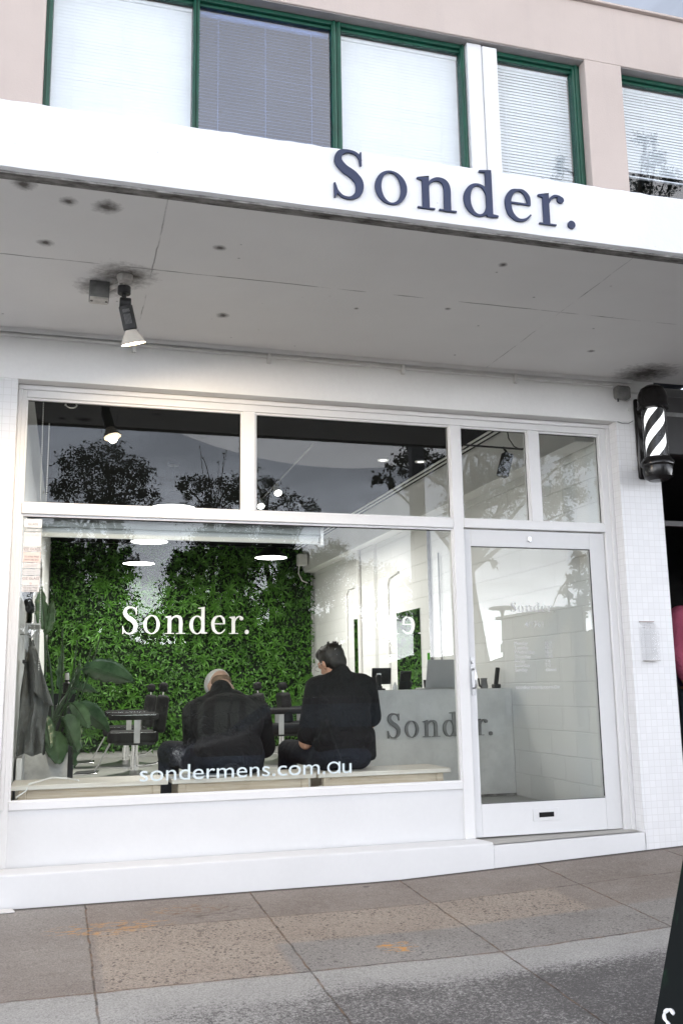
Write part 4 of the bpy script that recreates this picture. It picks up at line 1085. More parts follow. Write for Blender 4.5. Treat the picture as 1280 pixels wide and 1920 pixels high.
for a in range(3):
    for b_ in range(5): mb.add([(-.022+a*.022-.004, -.037, .02+b_*.028), (-.022+a*.022+.004, -.037, .02+b_*.028), (-.022+a*.022+.004, -.037, .026+b_*.028), (-.022+a*.022-.004, -.037, .026+b_*.028)], [(0, 1, 2, 3)], q); mb.add([(-.037, -.022+a*.022-.004, .02+b_*.028), (-.037, -.022+a*.022+.004, .02+b_*.028), (-.037, -.022+a*.022+.004, .026+b_*.028), (-.037, -.022+a*.022-.004, .026+b_*.028)], [(0, 1, 2, 3)], q)
mb.build('vent_hole', MAT['grey_pvc'], sp, smooth=None)
MB().tube([at(942, 838, 1, yq), c0], .009, 8).build('hanger', MAT['black'], sp)

# roller blind cassette and chains
rbz = thing('roller_blind', 'rolled up white roller blind in its box behind the top of the big window', 'blind', (1.0, .09, 2.0))
bx0, bx1 = .03, at(598, 985, 1, .10).x
mb = MB(); mb.box(bx0, bx1, .065, .15, 1.995, 2.10); mb.build('cassette', simple('pale grey blind box', (.30, .315, .31), .45, amt=.05), rbz, bevel=.006)
mb = MB(); mb.cyl((bx0+.02, .11, 1.985), (bx1-.005, .11, 1.985), .034, seg=20); mb.build('rolled_fabric', simple('white blind cloth', (.36, .375, .37), .7, amt=.05), rbz)
mb = MB(); mb.box(bx0+.02, bx1-.01, .07, .085, 1.938, 1.952); mb.box(bx0+.02, bx1-.01, .076, .079, 1.952, 1.985); mb.build('bottom_bar', simple('white blind rail', (.5, .51, .5), .4, amt=.04), rbz, bevel=.002)
mb = MB(); mb.box(bx1, bx1+.02, .06, .155, 1.93, 2.10); mb.build('end_cap', MAT['white_pvc'], rbz, bevel=.004)
def chain(label, pts, r=.0035, step=.013):
    t = thing('blind_chain', label, 'chain', pts[0], 'beaded blind chains at the left window edge')
    mb = MB()
    for a, b_ in zip(pts[:-1], pts[1:]):
        a = Vector(a); b_ = Vector(b_); n_ = max(1, int((b_-a).length/step))
        for i in range(n_): mb.sphere(a.lerp(b_, i/n_), r, 6, 4)
    mb.build('beads', MAT['white_pvc'], t)
chain('longest white beaded chain crossing the first top window near its left edge', [at(82, 752, 1, .12), at(79, 850, 1, .12), at(76, 942, 1, .12)])
chain('short white beaded chain in the first top window right of the longest chain', [at(93, 795, 1, .12), at(90, 870, 1, .12), at(87, 942, 1, .12)])
chain('beaded chain hanging below the stickers at the left window edge', [at(78, 985, 1, .10), at(77, 1100, 1, .10), at(75, 1180, 1, .10), at(73, 1260, 1, .10)])
chain('beaded chain hanging in front of the upright dark leaf', [at(66, 1110, 1, .12), at(65, 1200, 1, .12)])
lp = thing('cord_loop', 'coiled white cord hanging at the top edge of the first top window', 'cord', at(134, 755, 1, .06))
cc = at(134, 757, 1, .06)
MB().tube([cc+Vector((.030*cos(a)*(1+.1*a/6), 0, .020*sin(a)-.004*a/3)) for a in np.linspace(-.3, 9.5, 40)], .0035, 6).build('cord', MAT['white_pvc'], lp)

# things on the right hand wall
for (xa, xb, ytop, ybot, lb) in ((743, 788, 1145, 1292, 'tall frameless mirror on the block wall reflecting the plant wall lettering'), (664, 677, 1160, 1275, 'narrow visible mirror between conduit and pier reflecting green leaves')):
    a = at(xa, ytop, 0, XW); b_ = at(xb, ytop, 0, XW); zt = (a.z+b_.z)/2; zb = at(xa, ybot, 0, XW).z-.25
    if xa < 700: b_ = Vector((0, 5.60, 0)); 
    mr = thing('wall_mirror', lb, 'mirror', (XW-.005, (a.y+b_.y)/2, zb), 'wall mirrors')
    MB().box(XW-.006, XW-.0005, min(a.y, b_.y), max(a.y, b_.y), zb, zt).build('mirror_glass', MAT['mirror'], mr, smooth=None)
    MB().box(XW-.0055, XW-.0006, max(a.y, b_.y)+.0002, max(a.y, b_.y)+.006, zb, zt).build('edge', MAT['grey_pvc'], mr, smooth=None)
def wallpipe(label, pts, r=.011, mat='white_pvc'):
    t = thing('wall_pipe', label, 'pipe', pts[-1], 'surface pipes on the block wall'); MB().tube(pts, r, 8).build('pipe', MAT[mat], t)
ya = at(650, 1150, 0, XW-.015).y
wallpipe('white pipe bending to the corner at the far end of the block wall', [(XW-.016, 5.9, 2.30), (XW-.016, ya-.08, 2.30), (XW-.016, ya, 2.24), (XW-.016, ya, .3)])
yb2 = at(728, 1150, 0, XW-.015).y
wallpipe('white pipe between the pier and the tall mirror', [(XW-.016, yb2-.35, 2.30), (XW-.016, yb2-.06, 2.27), (XW-.016, yb2, 2.2), (XW-.016, yb2, .3)])
y3 = at(808, 1180, 0, XW-.015).y; wallpipe('grey pipe running from bulkhead to counter right of the tall mirror', [(XW-.018, y3, 2.72), (XW-.018, y3, .9)], .016, 'grey_pvc')
y4 = at(826, 1180, 0, XW-.015).y; wallpipe('thin dark pipe just left of the door post', [(XW-.016, y4, 2.35), (XW-.016, y4, .9)], .008, 'grey_pvc')
y5 = 5.05; wallpipe('white downpipe standing at the far edge of the pier beside the narrow mirror', [(XW-.065, 5.53, 2.72), (XW-.065, 5.53, .3)], .024)
ws2 = thing('wall_speaker', 'white box speaker with drooping cable in the far corner above the plant wall', 'speaker', at(566, 1055, 1, 7.6))
q = at(566, 1050, 1, 7.6)
mb = MB(); mb.cbox(q, (.14, .12, .17)); mb.build('housing', MAT['white_pvc'], ws2, bevel=.015)
MB().tube([q+Vector((-.05, -.03, -.08)), q+Vector((-.06, -.03, -.2)), q+Vector((.0, 0, -.30)), q+Vector((.08, .0, -.33))], .008, 6).build('cable', MAT['white_pvc'], ws2)

# counter
CY = 1.61
ct = thing('reception_counter', 'pale grey concrete reception counter with dark raised lettering', 'counter', (3.3, CY, FZ))
mb = MB(); mb.box(2.55, XW-.002, CY, CY+.62, FZ, 1.022); mb.build('body', MAT['concrete'], ct, bevel=.004)
mb = MB(); mb.box(2.55, XW-.002, CY-.004, CY+.0, FZ, FZ+.02); mb.build('base_joint', MAT['drip'], ct)
sonder(ct, 2.735, 3.632, .652, .128, CY-.022, .0215, MAT['letter_concrete'])
CT = 1.0225
lt = thing('laptop', 'open silver laptop standing on the concrete counter', 'laptop', at(826, 1290, 1, 1.86))
a = at(797, 1291, 1, 1.80); b_ = at(852, 1289, 1, 1.80)
x0, x1 = a.x, a.x+.33
mb = MB(); mb.box(x0, x1, 1.80, 2.03, CT, CT+.014); mb.build('base', MAT['brushed'], lt, bevel=.003)
mb = MB(); tl = R(-14); mm = Matrix.Translation((x0, 1.80, CT+.015)) @ Matrix.Rotation(R(16), 4, 'X')
mb.box(0, x1-x0, -.007, 0, 0, .235, mm); sc_ = mb.build('lid', simple('silver laptop lid', (.50, .51, .52), .4, .6, amt=.03), lt, bevel=.003)
mb = MB(); mb.box(.01, x1-x0-.01, .0005, .0015, .01, .225, mm); mb.build('screen', MAT['black_gloss'], lt)
text_obj('lid_badge', 'ASUS', .022, mm @ Vector((.200, -.0078, .112)), MAT['grey_vinyl'], lt, .0003)
gs = thing('green_marker', 'bright green pen standing upright behind the laptop', 'pen', at(800, 1290, 1, 2.15))
g0 = at(801, 1284, 1, 2.12); g1 = at(803, 1224, 1, 2.12)
GMT = simple('lime plastic', (.12, .55, .03), .4)
MB().cyl((g0.x, 2.12, CT), (g1.x, 2.12, g1.z-.11), .008).build('barrel', simple('dark green plastic', (.03, .14, .03), .4), gs); MB().cyl((g1.x, 2.12, g1.z-.11), (g1.x, 2.12, g1.z), .014, .012).build('grip', GMT, gs)
MB().lathe([(.03, 0), (.035, .08), (.031, .08), (.028, .01), (.0001, .01)], 16, Matrix.Translation((g0.x, 2.12, CT))).build('pot', MAT['black_plastic'], gs)
# till screen
tq = at(715, 1291, 1, 1.95)
tl_ = thing('till_screen', 'black till tablet on a stand at the left end of the counter', 'tablet', (tq.x, 1.95, CT))
mm = Matrix.Translation((tq.x, 1.95, CT)) @ eul(14, 0, -8)
mb = MB(); mb.box(-.085, .075, -.01, .01, .05, .185, mm); mb.build('screen', MAT['black_plastic'], tl_, bevel=.006)
mb = MB(); mb.lathe([(.06, 0), (.06, .012), (.018, .02), (.014, .09)], 20, Matrix.Translation((tq.x-.02, 1.98, CT))); mb.build('stand', MAT['black_plastic'], tl_)
for dx, h, m_ in ((-.10, .09, 'black_plastic'), (.05, .045, 'white_pvc'), (-.055, .07, 'black_plastic')):
    pass
bt = thing('hair_clipper', 'black hair clipper and charger standing in front of the till tablet', 'clipper', (tq.x-.08, 1.78, CT))
mb = MB(); mb.lathe([(.028, 0), (.028, .03), (.02, .035), (.022, .08), (.026, .11), (.018, .125), (.0001, .126)], 16, Matrix.Translation((tq.x-.08, 1.78, CT))); mb.build('body', MAT['black_plastic'], bt)
mb = MB(); mb.box(tq.x-.095, tq.x-.065, 1.765, 1.79, CT+.115, CT+.135); mb.build('blade', MAT['steel'], bt)
bw = thing('white_bottle', 'small white bottle lying near the till tablet', 'bottle', (tq.x+.02, 1.70, CT))
mb = MB(); mb.lathe([(.02, 0), (.02, .035), (.009, .045), (.009, .06), (.0001, .061)], 16, Matrix.Translation((tq.x+.03, 1.70, CT))); mb.build('body', MAT['white_pvc'], bw)
ks = at(757, 1291, 1, 1.95)
ks_ = thing('card_terminal', 'dark card terminal standing below the tall mirror', 'card terminal', (ks.x, 1.95, CT))
mm = Matrix.Translation((ks.x, 1.95, CT)) @ eul(18, 0, 5)
mb = MB(); mb.box(-.05, .05, -.012, .012, .005, .16, mm); mb.build('body', MAT['black_plastic'], ks_, bevel=.006)
mb = MB(); mb.box(-.04, .04, -.0135, -.0121, .08, .15, mm); mb.build('screen', MAT['black_gloss'], ks_)
# phone cradle and cordless phone, clear bottles
e = at(907, 1289, 1, 1.75)
cd_ = thing('device_dock', 'dark curved charging dock on the counter behind the door glass', 'dock', (e.x, 1.75, CT))
mb = MB(); mm = Matrix.Translation((e.x, 1.75, CT)); mb.lathe([(.03, 0), (.034, .02), (.028, .04), (.026, .07), (.03, .085), (.0001, .086)], 20, mm); mb.build('body', MAT['grey_pvc'], cd_)
mb = MB(); mb.tube([(e.x-.015, 1.745, CT+.01), (e.x-.045, 1.74, CT+.02), (e.x-.055, 1.735, CT+.085)], .007, 8); mb.build('arm', MAT['black_plastic'], cd_)
e = at(930, 1289, 1, 1.78)
ph = thing('cordless_phone', 'black cordless phone standing upright in its cradle on the counter', 'phone', (e.x, 1.78, CT))
mb = MB(); mb.box(e.x-.028, e.x+.03, 1.75, 1.82, CT, CT+.035); mb.build('cradle', MAT['black_plastic'], ph, bevel=.008)
mb = MB(); mm = Matrix.Translation((e.x-.003, 1.785, CT+.02)) @ eul(10, 5, 0); mb.box(-.019, .019, -.012, .012, 0, .155, mm); mb.build('handset', MAT['black_plastic'], ph, bevel=.009)
for i, (pxx, lb) in enumerate(((938, 'clear pump bottle on the counter right of the black phone'), (951, 'clear spray bottle at the counter end, furthest from the phone'))):
    e = at(pxx+4, 1289, 1, 2.0)
    bo = thing('clear_bottle', lb, 'bottle', (e.x, 2.0, CT), 'clear bottles on the counter')
    mb = MB(); mb.lathe([(.03, 0), (.031, .01), (.031, .09), (.014, .11), (.012, .12)], 18, Matrix.Translation((e.x, 2.0, CT))); mb.build('body', MAT['acrylic'], bo)
    mb = MB(); mb.cyl((e.x, 2.0, CT+.12), (e.x, 2.0, CT+.15), .011); mb.tube([(e.x, 2.0, CT+.15), (e.x, 2.0, CT+.165), (e.x-.03, 2.0, CT+.168)], .005, 6); mb.build('pump', MAT['white_pvc'], bo)

# benches
bn = thing('pine_bench', 'x', 'bench', (0, 0, 0), 'whitewashed pine benches inside the window', local=True)
BL, BD, BH = .865, .37, .368
mb = MB(); mb.box(-BL/2, BL/2, 0, BD, BH-.028, BH); mb.build('seat', MAT['wood_white'], bn, bevel=.004)
mb = MB(); mb.box(-BL/2+.085, BL/2-.085, .035, .053, BH-.105, BH-.0285); mb.box(-BL/2+.085, BL/2-.085, BD-.053, BD-.035, BH-.105, BH-.0285); mb.build('apron', MAT['wood'], bn, bevel=.003)
for sx in (-1, 1):
    for y in (.03, BD-.075): MB().box(sx*(BL/2-.0625)-.0225, sx*(BL/2-.0625)+.0225, y, y+.045, 0, BH-.0285).build('leg', MAT['wood'], bn, bevel=.003)
MB().box(-BL/2+.085, BL/2-.085, BD/2-.03, BD/2+.03, .07, .09).build('stretcher', MAT['wood'], bn, bevel=.003)
bys = .085
for i, (xc, lb) in enumerate(((.435, 'whitewashed pine bench at the left with a white cable on it'), (1.322, 'whitewashed pine bench carrying the hunched man and magazines'), (2.200, 'whitewashed pine bench on which the upright man with glasses sits'))):
    o = bn if i == 0 else copy_tree(bn)
    o.location = (xc, bys, FZ); o.rotation_euler = (0, 0, R((-.6, .4, .8)[i])); o['label'] = lb
BT = FZ+BH
cb = thing('white_cable', 'white cable looping over the end of the left bench', 'cable', (.1, .2, BT))
MB().tube([at(30, 1496, 1, .055), (.085, .082, BT-.03), (.10, .10, BT+.006), (.14, .2, BT+.006), (.22, .29, BT+.02), (.31, .30, BT+.012), (.36, .25, BT+.006), (.37, .2, BT+.006)], .005, 6).build('cable', MAT['white_pvc'], cb)
mg = [((1.02, .16), 12, (.30, .33, .36), 'grey covered magazine at the bottom of the fanned pile on the middle bench'), ((1.07, .15), -8, (.55, .56, .56), 'pale magazine in the middle of the fanned pile on the bench'), ((1.13, .14), 20, (.22, .27, .33), 'slate blue magazine lying on top of the fanned pile')]
for i, ((x, y), a, c_, lb) in enumerate(mg):
    m_ = thing('magazine', lb, 'magazine', (x, y, BT), 'magazines on the middle bench')
    mm = Matrix.Translation((x, y, BT+.0008+i*.0055)) @ Matrix.Rotation(R(a), 4, 'Z')
    mb = MB(); mb.box(-.13, .13, -.06, .10, 0, .004, mm); mb.build('pages', MAT['white_vinyl'], m_); mb = MB(); mb.box(-.131, .131, -.061, .101, .0041, .0048, mm); mb.build('cover', simple('cover %d' % i, c_, .3), m_)

# ------------------------------------------------------------------ barber chairs (seat faces -x in the prototype)
bc = thing('barber_chair', 'x', 'chair', (0, 0, 0), 'black and chrome barber chairs', local=True)
LEA, CH, BRU = MAT['leather'], MAT['chrome'], MAT['brushed']
MB().lathe([(.31, 0), (.31, .016), (.28, .03), (.12, .055), (.06, .075), (.0001, .075)], 36).build('base', MAT['brushed'], bc)
mb = MB(); mb.cyl((0, 0, .05), (0, 0, .22), .045, .045, 20); mb.cyl((0, 0, .20), (0, 0, .37), .034, .034, 20); mb.build('pedestal', CH, bc)
MB().tube([(.03, -.04, .12), (.22, -.16, .15), (.30, -.2, .2)], .009, 8).build('pump_lever', CH, bc)
mb = MB(); mb.box(-.27, .24, -.255, .255, .36, .475); mb.build('seat', LEA, bc, bevel=.03, seg=3)
mb = MB(); mb.box(-.20, .20, -.18, .18, .335, .361); mb.build('seat_plate', MAT['black'], bc)
mm = Matrix.Translation((.20, 0, .44)) @ Matrix.Rotation(R(7), 4, 'Y')
mb = MB(); mb.box(-.03, .10, -.235, .235, .02, .40, mm); mb.build('backrest', LEA, bc, bevel=.04, seg=4)
mb = MB(); mb.box(-.02, .07, -.12, .12, .43, .53, mm); hr = mb.build('headrest', LEA, bc, bevel=.035, seg=4)
for sy in (-.04, .04): MB().cyl(mm @ Vector((.03, sy, .37)), mm @ Vector((.03, sy, .46)), .006).build('headrest_rod', CH, hr)
for sy in (-1, 1):
    y = sy*.285
    mb = MB(); mb.box(-.005, .055, y-.006, y+.006, .36, .60); mb.build('arm_plate', BRU, bc, bevel=.002)
    mb = MB(); mb.box(-.26, .24, y-.036, y+.036, .59, .655); ar = mb.build('armrest', LEA, bc, bevel=.022, seg=4)
    mb = MB(); mb.box(-.235, .21, y-.0375, y-.0355, .636, .642); mb.build('arm_trim', CH, ar)
mb = MB(); mb.box(-.24, .21, -.2572, -.2552, .462, .467); mb.build('seat_trim', CH, bc)
fm = Matrix.Translation((-.24, 0, .40)) @ Matrix.Rotation(R(-118), 4, 'Y')
mb = MB()
mb.box(.0, .36, -.08, .08, -.007, .007, Matrix.Translation((-.23, .0, .39)) @ Matrix.Rotation(R(118), 4, 'Y'))
mb.build('footrest_bar', BRU, bc, bevel=.002)
mb = MB(); mb.box(-.60, -.36, -.20, .20, .078, .092, Matrix.Translation((0, 0, 0)) @ Matrix.Rotation(R(-3), 4, 'Y')); ft = mb.build('footplate', CH, bc, bevel=.004)
mb = MB(); mb.box(-.585, -.385, -.18, .18, .0925, .098, Matrix.Rotation(R(-3), 4, 'Y')); mb.build('rubber_pad', MAT['black_plastic'], ft)
c1 = at(252, 1458, 2, FZ); c2 = at(236, 1437, 2, FZ); c3 = at(528, 1434, 2, FZ); c4 = at(572, 1424, 2, FZ)
for i, (c_, rz, lb) in enumerate(((c1, -6, 'black barber chair nearest the planter, facing left with chrome footrest'), (c2, -4, 'black barber chair standing just behind the one by the planter'),
                                  (c3, 172, 'black barber chair seen between the two seated men, back to the plant wall side'), (c4, 176, 'black barber chair mostly hidden behind the man with glasses'))):
    o = bc if i == 0 else copy_tree(bc)
    o.location = (c_.x, c_.y, FZ); o.rotation_euler = (0, 0, R(rz)); o['label'] = lb

# ------------------------------------------------------------------ planter and plant
pa = at(46, 1410, 1, 1.15); pb_ = at(128, 1407, 1, 1.15); pz = pa.z
pl = thing('concrete_planter', 'square porous concrete planter at the left wall', 'planter', ((pa.x+pb_.x)/2, 1.3, FZ))
mb = MB(); px0, px1 = pa.x, pb_.x; d_ = px1-px0
mb.box(px0, px1, 1.15, 1.15+d_, FZ, pz-.0); mb.build('pot', MAT['concrete_pot'], pl, bevel=.004)
mb = MB(); mb.box(px0+.02, px1-.02, 1.17, 1.13+d_, pz+.0005, pz+.008); mb.build('soil', simple('dark soil', (.02, .015, .01), .95), pl)
pcx, pcy = (px0+px1)/2, 1.15+d_/2
PT = thing('potted_plant', 'bird of paradise plant with large glossy leaves growing in the planter', 'plant', (pcx, pcy, pz))
def big_leaf(tip, base, width, droop=.05, roll=0., stem_from=None):
    tip = Vector(tip); base = Vector(base); d = tip-base; L_ = d.length; d.normalize()
    s_ = d.cross(Vector((0, 1, .3))).normalized(); s_ = (Matrix.Rotation(roll, 3, d) @ s_); nn = s_.cross(d)
    rows = []
    for i in range(13):
        t = i/12; wv = width*(sin(pi*min(1, t*.92+.06))**.75)*(1-.25*t); c = base+d*(L_*t)+Vector((0, 0, -droop*t*t))
        row = []
        for k in range(-4, 5):
            u = k/4; row.append(c+s_*(wv*.5*u)+nn*(.22*wv*abs(u)+.012*sin(t*26+u*3)*abs(u)))
        rows.append(row)
    mb = MB(); mb.grid(rows); o = mb.build('leaf', MAT['plant_leaf'], PT, smooth=80)
    so_ = o.modifiers.new('solid', 'SOLIDIFY'); so_.thickness = .002
    sf = Vector(stem_from or (pcx+rnd.uniform(-.05, .05), pcy+rnd.uniform(-.05, .05), pz))
    mid = (sf+base)/2+Vector((rnd.uniform(-.03, .03), 0, .06))
    mb = MB(); mb.tube(cspline([tuple(sf), tuple(mid), tuple(base), tuple(base+d*L_*.9+Vector((0, 0, -droop*.8)))], 6), [.011-.0004*i for i in range(19)], 7); mb.build('stem', MAT['stem'], PT)
A = lambda x, y, d: at(x, y, 1, d)
big_leaf(A(78, 1100, 1.3), A(84, 1180, 1.3), .12, .0, .6)
big_leaf(A(99, 1120, 1.35), A(86, 1190, 1.35), .09, .02, -.5)
big_leaf(A(252, 1276, 1.5), A(158, 1252, 1.35), .22, .01, .3)
big_leaf(A(168, 1350, 1.1), A(134, 1318, 1.25), .13, .05, -.4)
big_leaf(A(148, 1400, 1.0), A(116, 1345, 1.2), .20, .04, .5)
big_leaf(A(206, 1360, 1.5), A(140, 1322, 1.4), .18, .04, .2)
big_leaf(A(140, 1425, 1.05), A(136, 1385, 1.2), .11, .05, 1.0)
big_leaf(A(112, 1415, 1.05), A(102, 1370, 1.2), .17, .06, -.2)
big_leaf(A(120, 1210, 1.6), A(114, 1300, 1.5), .09, .0, .9)
big_leaf(A(150, 1235, 1.7), A(130, 1310, 1.5), .08, .02, -.9)
big_leaf(A(96, 1395, 1.1), A(84, 1340, 1.2), .10, .03, .1)
big_leaf(A(182, 1290, 1.6), A(140, 1290, 1.5), .09, .03, .4)
for (a, b_) in (((108, 1390), (146, 1200)), ((112, 1392), (172, 1215)), ((100, 1390), (118, 1180)), ((120, 1390), (190, 1190))):
    p0 = A(*a, 1.3); p1 = A(*b_, 1.5); mb = MB(); mb.tube(cspline([tuple(p0), tuple((p0*.5+p1*.5)+Vector((.02, 0, .02))), tuple(p1)], 6), .006, 6); mb.build('stem', MAT['stem'], PT)
# black trolley beside the planter
tb = thing('barber_trolley', 'black barber trolley with bottles behind the planter', 'trolley', (pb_.x+.1, 1.9, FZ))
t0 = A(128, 1300, 1.85); t1 = A(142, 1300, 1.85)
tx1 = t1.x
mb = MB(); mb.box(tx1-.30, tx1, 1.85, 2.2, FZ+.55, t0.z); mb.box(tx1-.045, tx1, 1.85, 1.9, FZ, FZ+.55); mb.box(tx1-.045, tx1, 2.15, 2.2, FZ, FZ+.55); mb.box(tx1-.30, tx1-.26, 2.15, 2.2, FZ, FZ+.55); mb.box(tx1-.30, tx1-.26, 1.85, 1.9, FZ, FZ+.55); mb.build('cabinet', MAT['black_plastic'], tb, bevel=.004)
mb = MB(); mb.box(tx1-.29, tx1-.02, 1.846, 1.8499, t0.z-.09, t0.z-.085); mb.build('drawer_pull', MAT['chrome'], tb)
for i, (pxx, h, mk, lb) in enumerate(((125, .10, 'black_plastic', 'black bottle with a white cap on the trolley'), (134, .06, 'black_plastic', 'squat black tub on the trolley right of the capped bottle'))):
    e = A(pxx, 1300, 1.95); bo = thing('product_bottle', lb, 'bottle', (e.x, 1.95, t0.z), 'bottles on the trolley')
    MB().lathe([(.028, 0), (.028, h*.75), (.014, h*.85), (.014, h), (.0001, h)], 18, Matrix.Translation((e.x, 1.95, t0.z+.001))).build('body', MAT[mk], bo)
    if i == 0: MB().lathe([(.017, 0), (.015, .05), (.0001, .05)], 16, Matrix.Translation((e.x, 1.95, t0.z+h+.001))).build('cap', MAT['white_vinyl'], bo)

# ------------------------------------------------------------------ left wall: shelf, dryer, cape, mirror
sh = thing('wall_shelf', 'small grey metal shelf on the left wall under the hair dryer', 'shelf', A(58, 1160, .8))
s0 = A(44, 1150, .8); s1 = A(76, 1172, .8)
mb = MB(); mb.box(.03, s1.x, .62, 1.1, s1.z-.012, s1.z); mb.box(s1.x-.006, s1.x, .62, 1.1, s1.z+.0001, s1.z+.02); mb.build('tray', MAT['brushed'], sh, bevel=.002)
for yb_ in (.62, 1.08): MB().box(.028, .045, yb_, yb_+.02, s1.z-.16, s1.z-.0125).build('bracket', MAT['steel'], sh)
sh2 = thing('wall_shelf', 'lower dark edged shelf on the left wall above the hanging cape', 'shelf', A(40, 1236, .6))
s2 = A(45, 1238, .6); mb = MB(); mb.box(.025, s2.x+.02, .5, .85, s2.z-.02, s2.z); mb.build('tray', MAT['black_plastic'], sh2, bevel=.002)
hd = thing('hair_dryer', 'black hair dryer hanging on the left wall below the stickers', 'hair dryer', A(56, 1140, .7))
mb = MB(); mb.cyl(A(48, 1110, .7), A(58, 1142, .7), .022, .03, 18); mb.sphere(A(58, 1141, .7), .033); mb.build('barrel', MAT['black_plastic'], hd)
mb = MB(); mb.tube([A(56, 1132, .7), A(60, 1112, .72), A(63, 1100, .72)], .012, 10); mb.build('grip', MAT['black_plastic'], hd)
mr = thing('station_mirror', 'white framed mirror standing against the left wall behind the cape', 'mirror', (.08, 2.4, .9))
mb = MB(); mb.box(.06, .09, 1.5, 1.56, .6, 2.1); mb.box(.06, .09, 2.5, 2.56, .6, 2.1); mb.box(.06, .09, 1.56, 2.5, 2.04, 2.1); mb.box(.06, .09, 1.56, 2.5, .6, .66); mb.build('frame', MAT['panel_paint'], mr, bevel=.003)
mb = MB(); mb.box(.066, .072, 1.56, 2.5, .66, 2.04); mb.build('mirror_glass', MAT['mirror'], mr, smooth=None)
hk = thing('coat_hook', 'steel coat hook on the left wall holding the grey cape', 'hook', A(60, 1200, .62))
hp = A(60, 1196, .62); MB().tube([(.0, .62, hp.z+.02), (hp.x*.6, .62, hp.z+.02), (hp.x, .62, hp.z), (hp.x+.01, .62, hp.z+.02)], .005, 6).build('hook', MAT['steel'], hk)
# cape: folded nylon hanging in a bundle
cp = thing('barber_cape', 'crumpled dark grey nylon cape hanging from the hook at the left window edge', 'cape', A(60, 1300, .62))
rows = []
prof = [(60, 64, 1200), (50, 73, 1230), (44, 82, 1265), (40, 90, 1295), (38, 92, 1325), (35, 86, 1355), (33, 84, 1385), (31, 83, 1414)]
Lp = cspline([(float(a), float(b_), float(c_)) for a, b_, c_ in prof], 5)
for j, (xa, xb, yy) in enumerate(Lp):
    row = []
    t = j/(len(Lp)-1); n_ = 56
    for i in range(n_):
        a = 2*pi*i/n_
        u = .5-.5*cos(a); f_ = xa+(xb-xa)*u
        base = A(f_, yy, .62)
        dep = .07*sin(a)*(.25+.75*min(1, t*1.6))
        fold = .020*min(1, t*2.2)*sin(a*6+2.2*sin(t*3))+.010*sin(a*11+t*5)*t
        row.append((base.x+.4*fold*cos(a), .62+dep*1.1+fold*1.3, base.z+.010*sin(a*5+1)*(t > .9)))
    rows.append(row)
mb = MB(); mb.grid(rows, closed=True); o = mb.build('hanging_cloth', MAT['grey_nylon'], cp, smooth=70)
mb = MB()
rows = []
for j in range(14):
    t = j/13; row = []
    for i in range(22):
        u = i/21; a = A(54+u*40*(.3+.7*t)+6*t, 1212+t*118*(.72+.28*u)-26*(u-.5)**2*t, .53)
        row.append((a.x, .53+.030*sin(u*9+t*3)*t-.02*sin(pi*u), a.z))
    rows.append(row)
mb.grid(rows); o = mb.build('folded_layer', MAT['grey_nylon'], cp, smooth=70); so_ = o.modifiers.new('solid', 'SOLIDIFY'); so_.thickness = .003
mb = MB(); b0 = A(31, 1385, .50); b1 = A(66, 1405, .50)
c2_ = thing('towel_stack', 'white low cabinet end under the cape beside the planter', 'cabinet', (.06, .8, FZ))
mb = MB(); mb.box(.012, A(44, 1420, .75).x, .55, 1.12, FZ, A(40, 1418, .75).z); mb.build('cabinet_body', MAT['panel_paint'], c2_, bevel=.006)

# =================================================================== PEOPLE
def hand(parts, wrist, dirv, palm_n, side=1, s=1., curl=.6):
    """palm, four unequal bent fingers and a thumb at the side of the palm"""
    wrist = Vector(wrist); d = Vector(dirv).normalized(); n = Vector(palm_n); n = (n-d*n.dot(d)).normalized(); t = d.cross(n)*side
    for k in (-.5, 0, .5): parts.append(('c', wrist+d*.015+t*(k*.035*s), wrist+d*.085*s+t*(k*.055*s), .014*s, .013*s))
    for k, L_ in zip((-1.5, -.5, .5, 1.5), (.058, .072, .078, .068)):
        p0 = wrist+d*.088*s+t*(k*.019*s); p1 = p0+(d+n*curl*.6)*(L_*.5*s); p2 = p1+(d*(1-curl)+n*curl*1.2).normalized()*(L_*.45*s)
        parts.append(('c', p0, p1, .0092*s, .0085*s)); parts.append(('c', p1, p2, .0085*s, .0072*s))
    p0 = wrist+d*.03*s+t*.030*s; p1 = p0+(d*.6+t*.8)*.036*s; p2 = p1+(d*.9+t*.1+n*.3)*.030*s
    parts.append(('c', p0, p1, .012*s, .010*s)); parts.append(('c', p1, p2, .010*s, .008*s))

def head_parts(c, rot, s=1.):
    """skull, jaw, nose, brow, ears in a head frame: +y face, +z up"""
    def T(p): return Vector(c)+rot.to_3x3() @ (Vector(p)*s)
    P = [('e', T((0, -.012, .028)), (.074*s, .093*s, .085*s), rot), ('e', T((0, .022, -.035)), (.060*s, .068*s, .072*s), rot), ('e', T((0, .05, -.085)), (.034*s, .034*s, .026*s), rot)]
    P += [('c', T((0, .092, .015)), T((0, .112, -.026)), .008*s, .012*s), ('c', T((-.035, .083, .026)), T((.035, .083, .026)), .010*s, .010*s)]
    P += [('c', T((-.02, .088, -.058)), T((.02, .088, -.058)), .007*s, .007*s)]
    for sx in (-1, 1):
        P.append(('e', T((sx*.036, .082, .004)), (.012*s, .009*s, .009*s), rot))
        P.append(('e', T((sx*.078, -.008, -.012)), (.009*s, .020*s, .032*s), rot @ Matrix.Rotation(R(sx*18), 4, 'Z')))
    return P

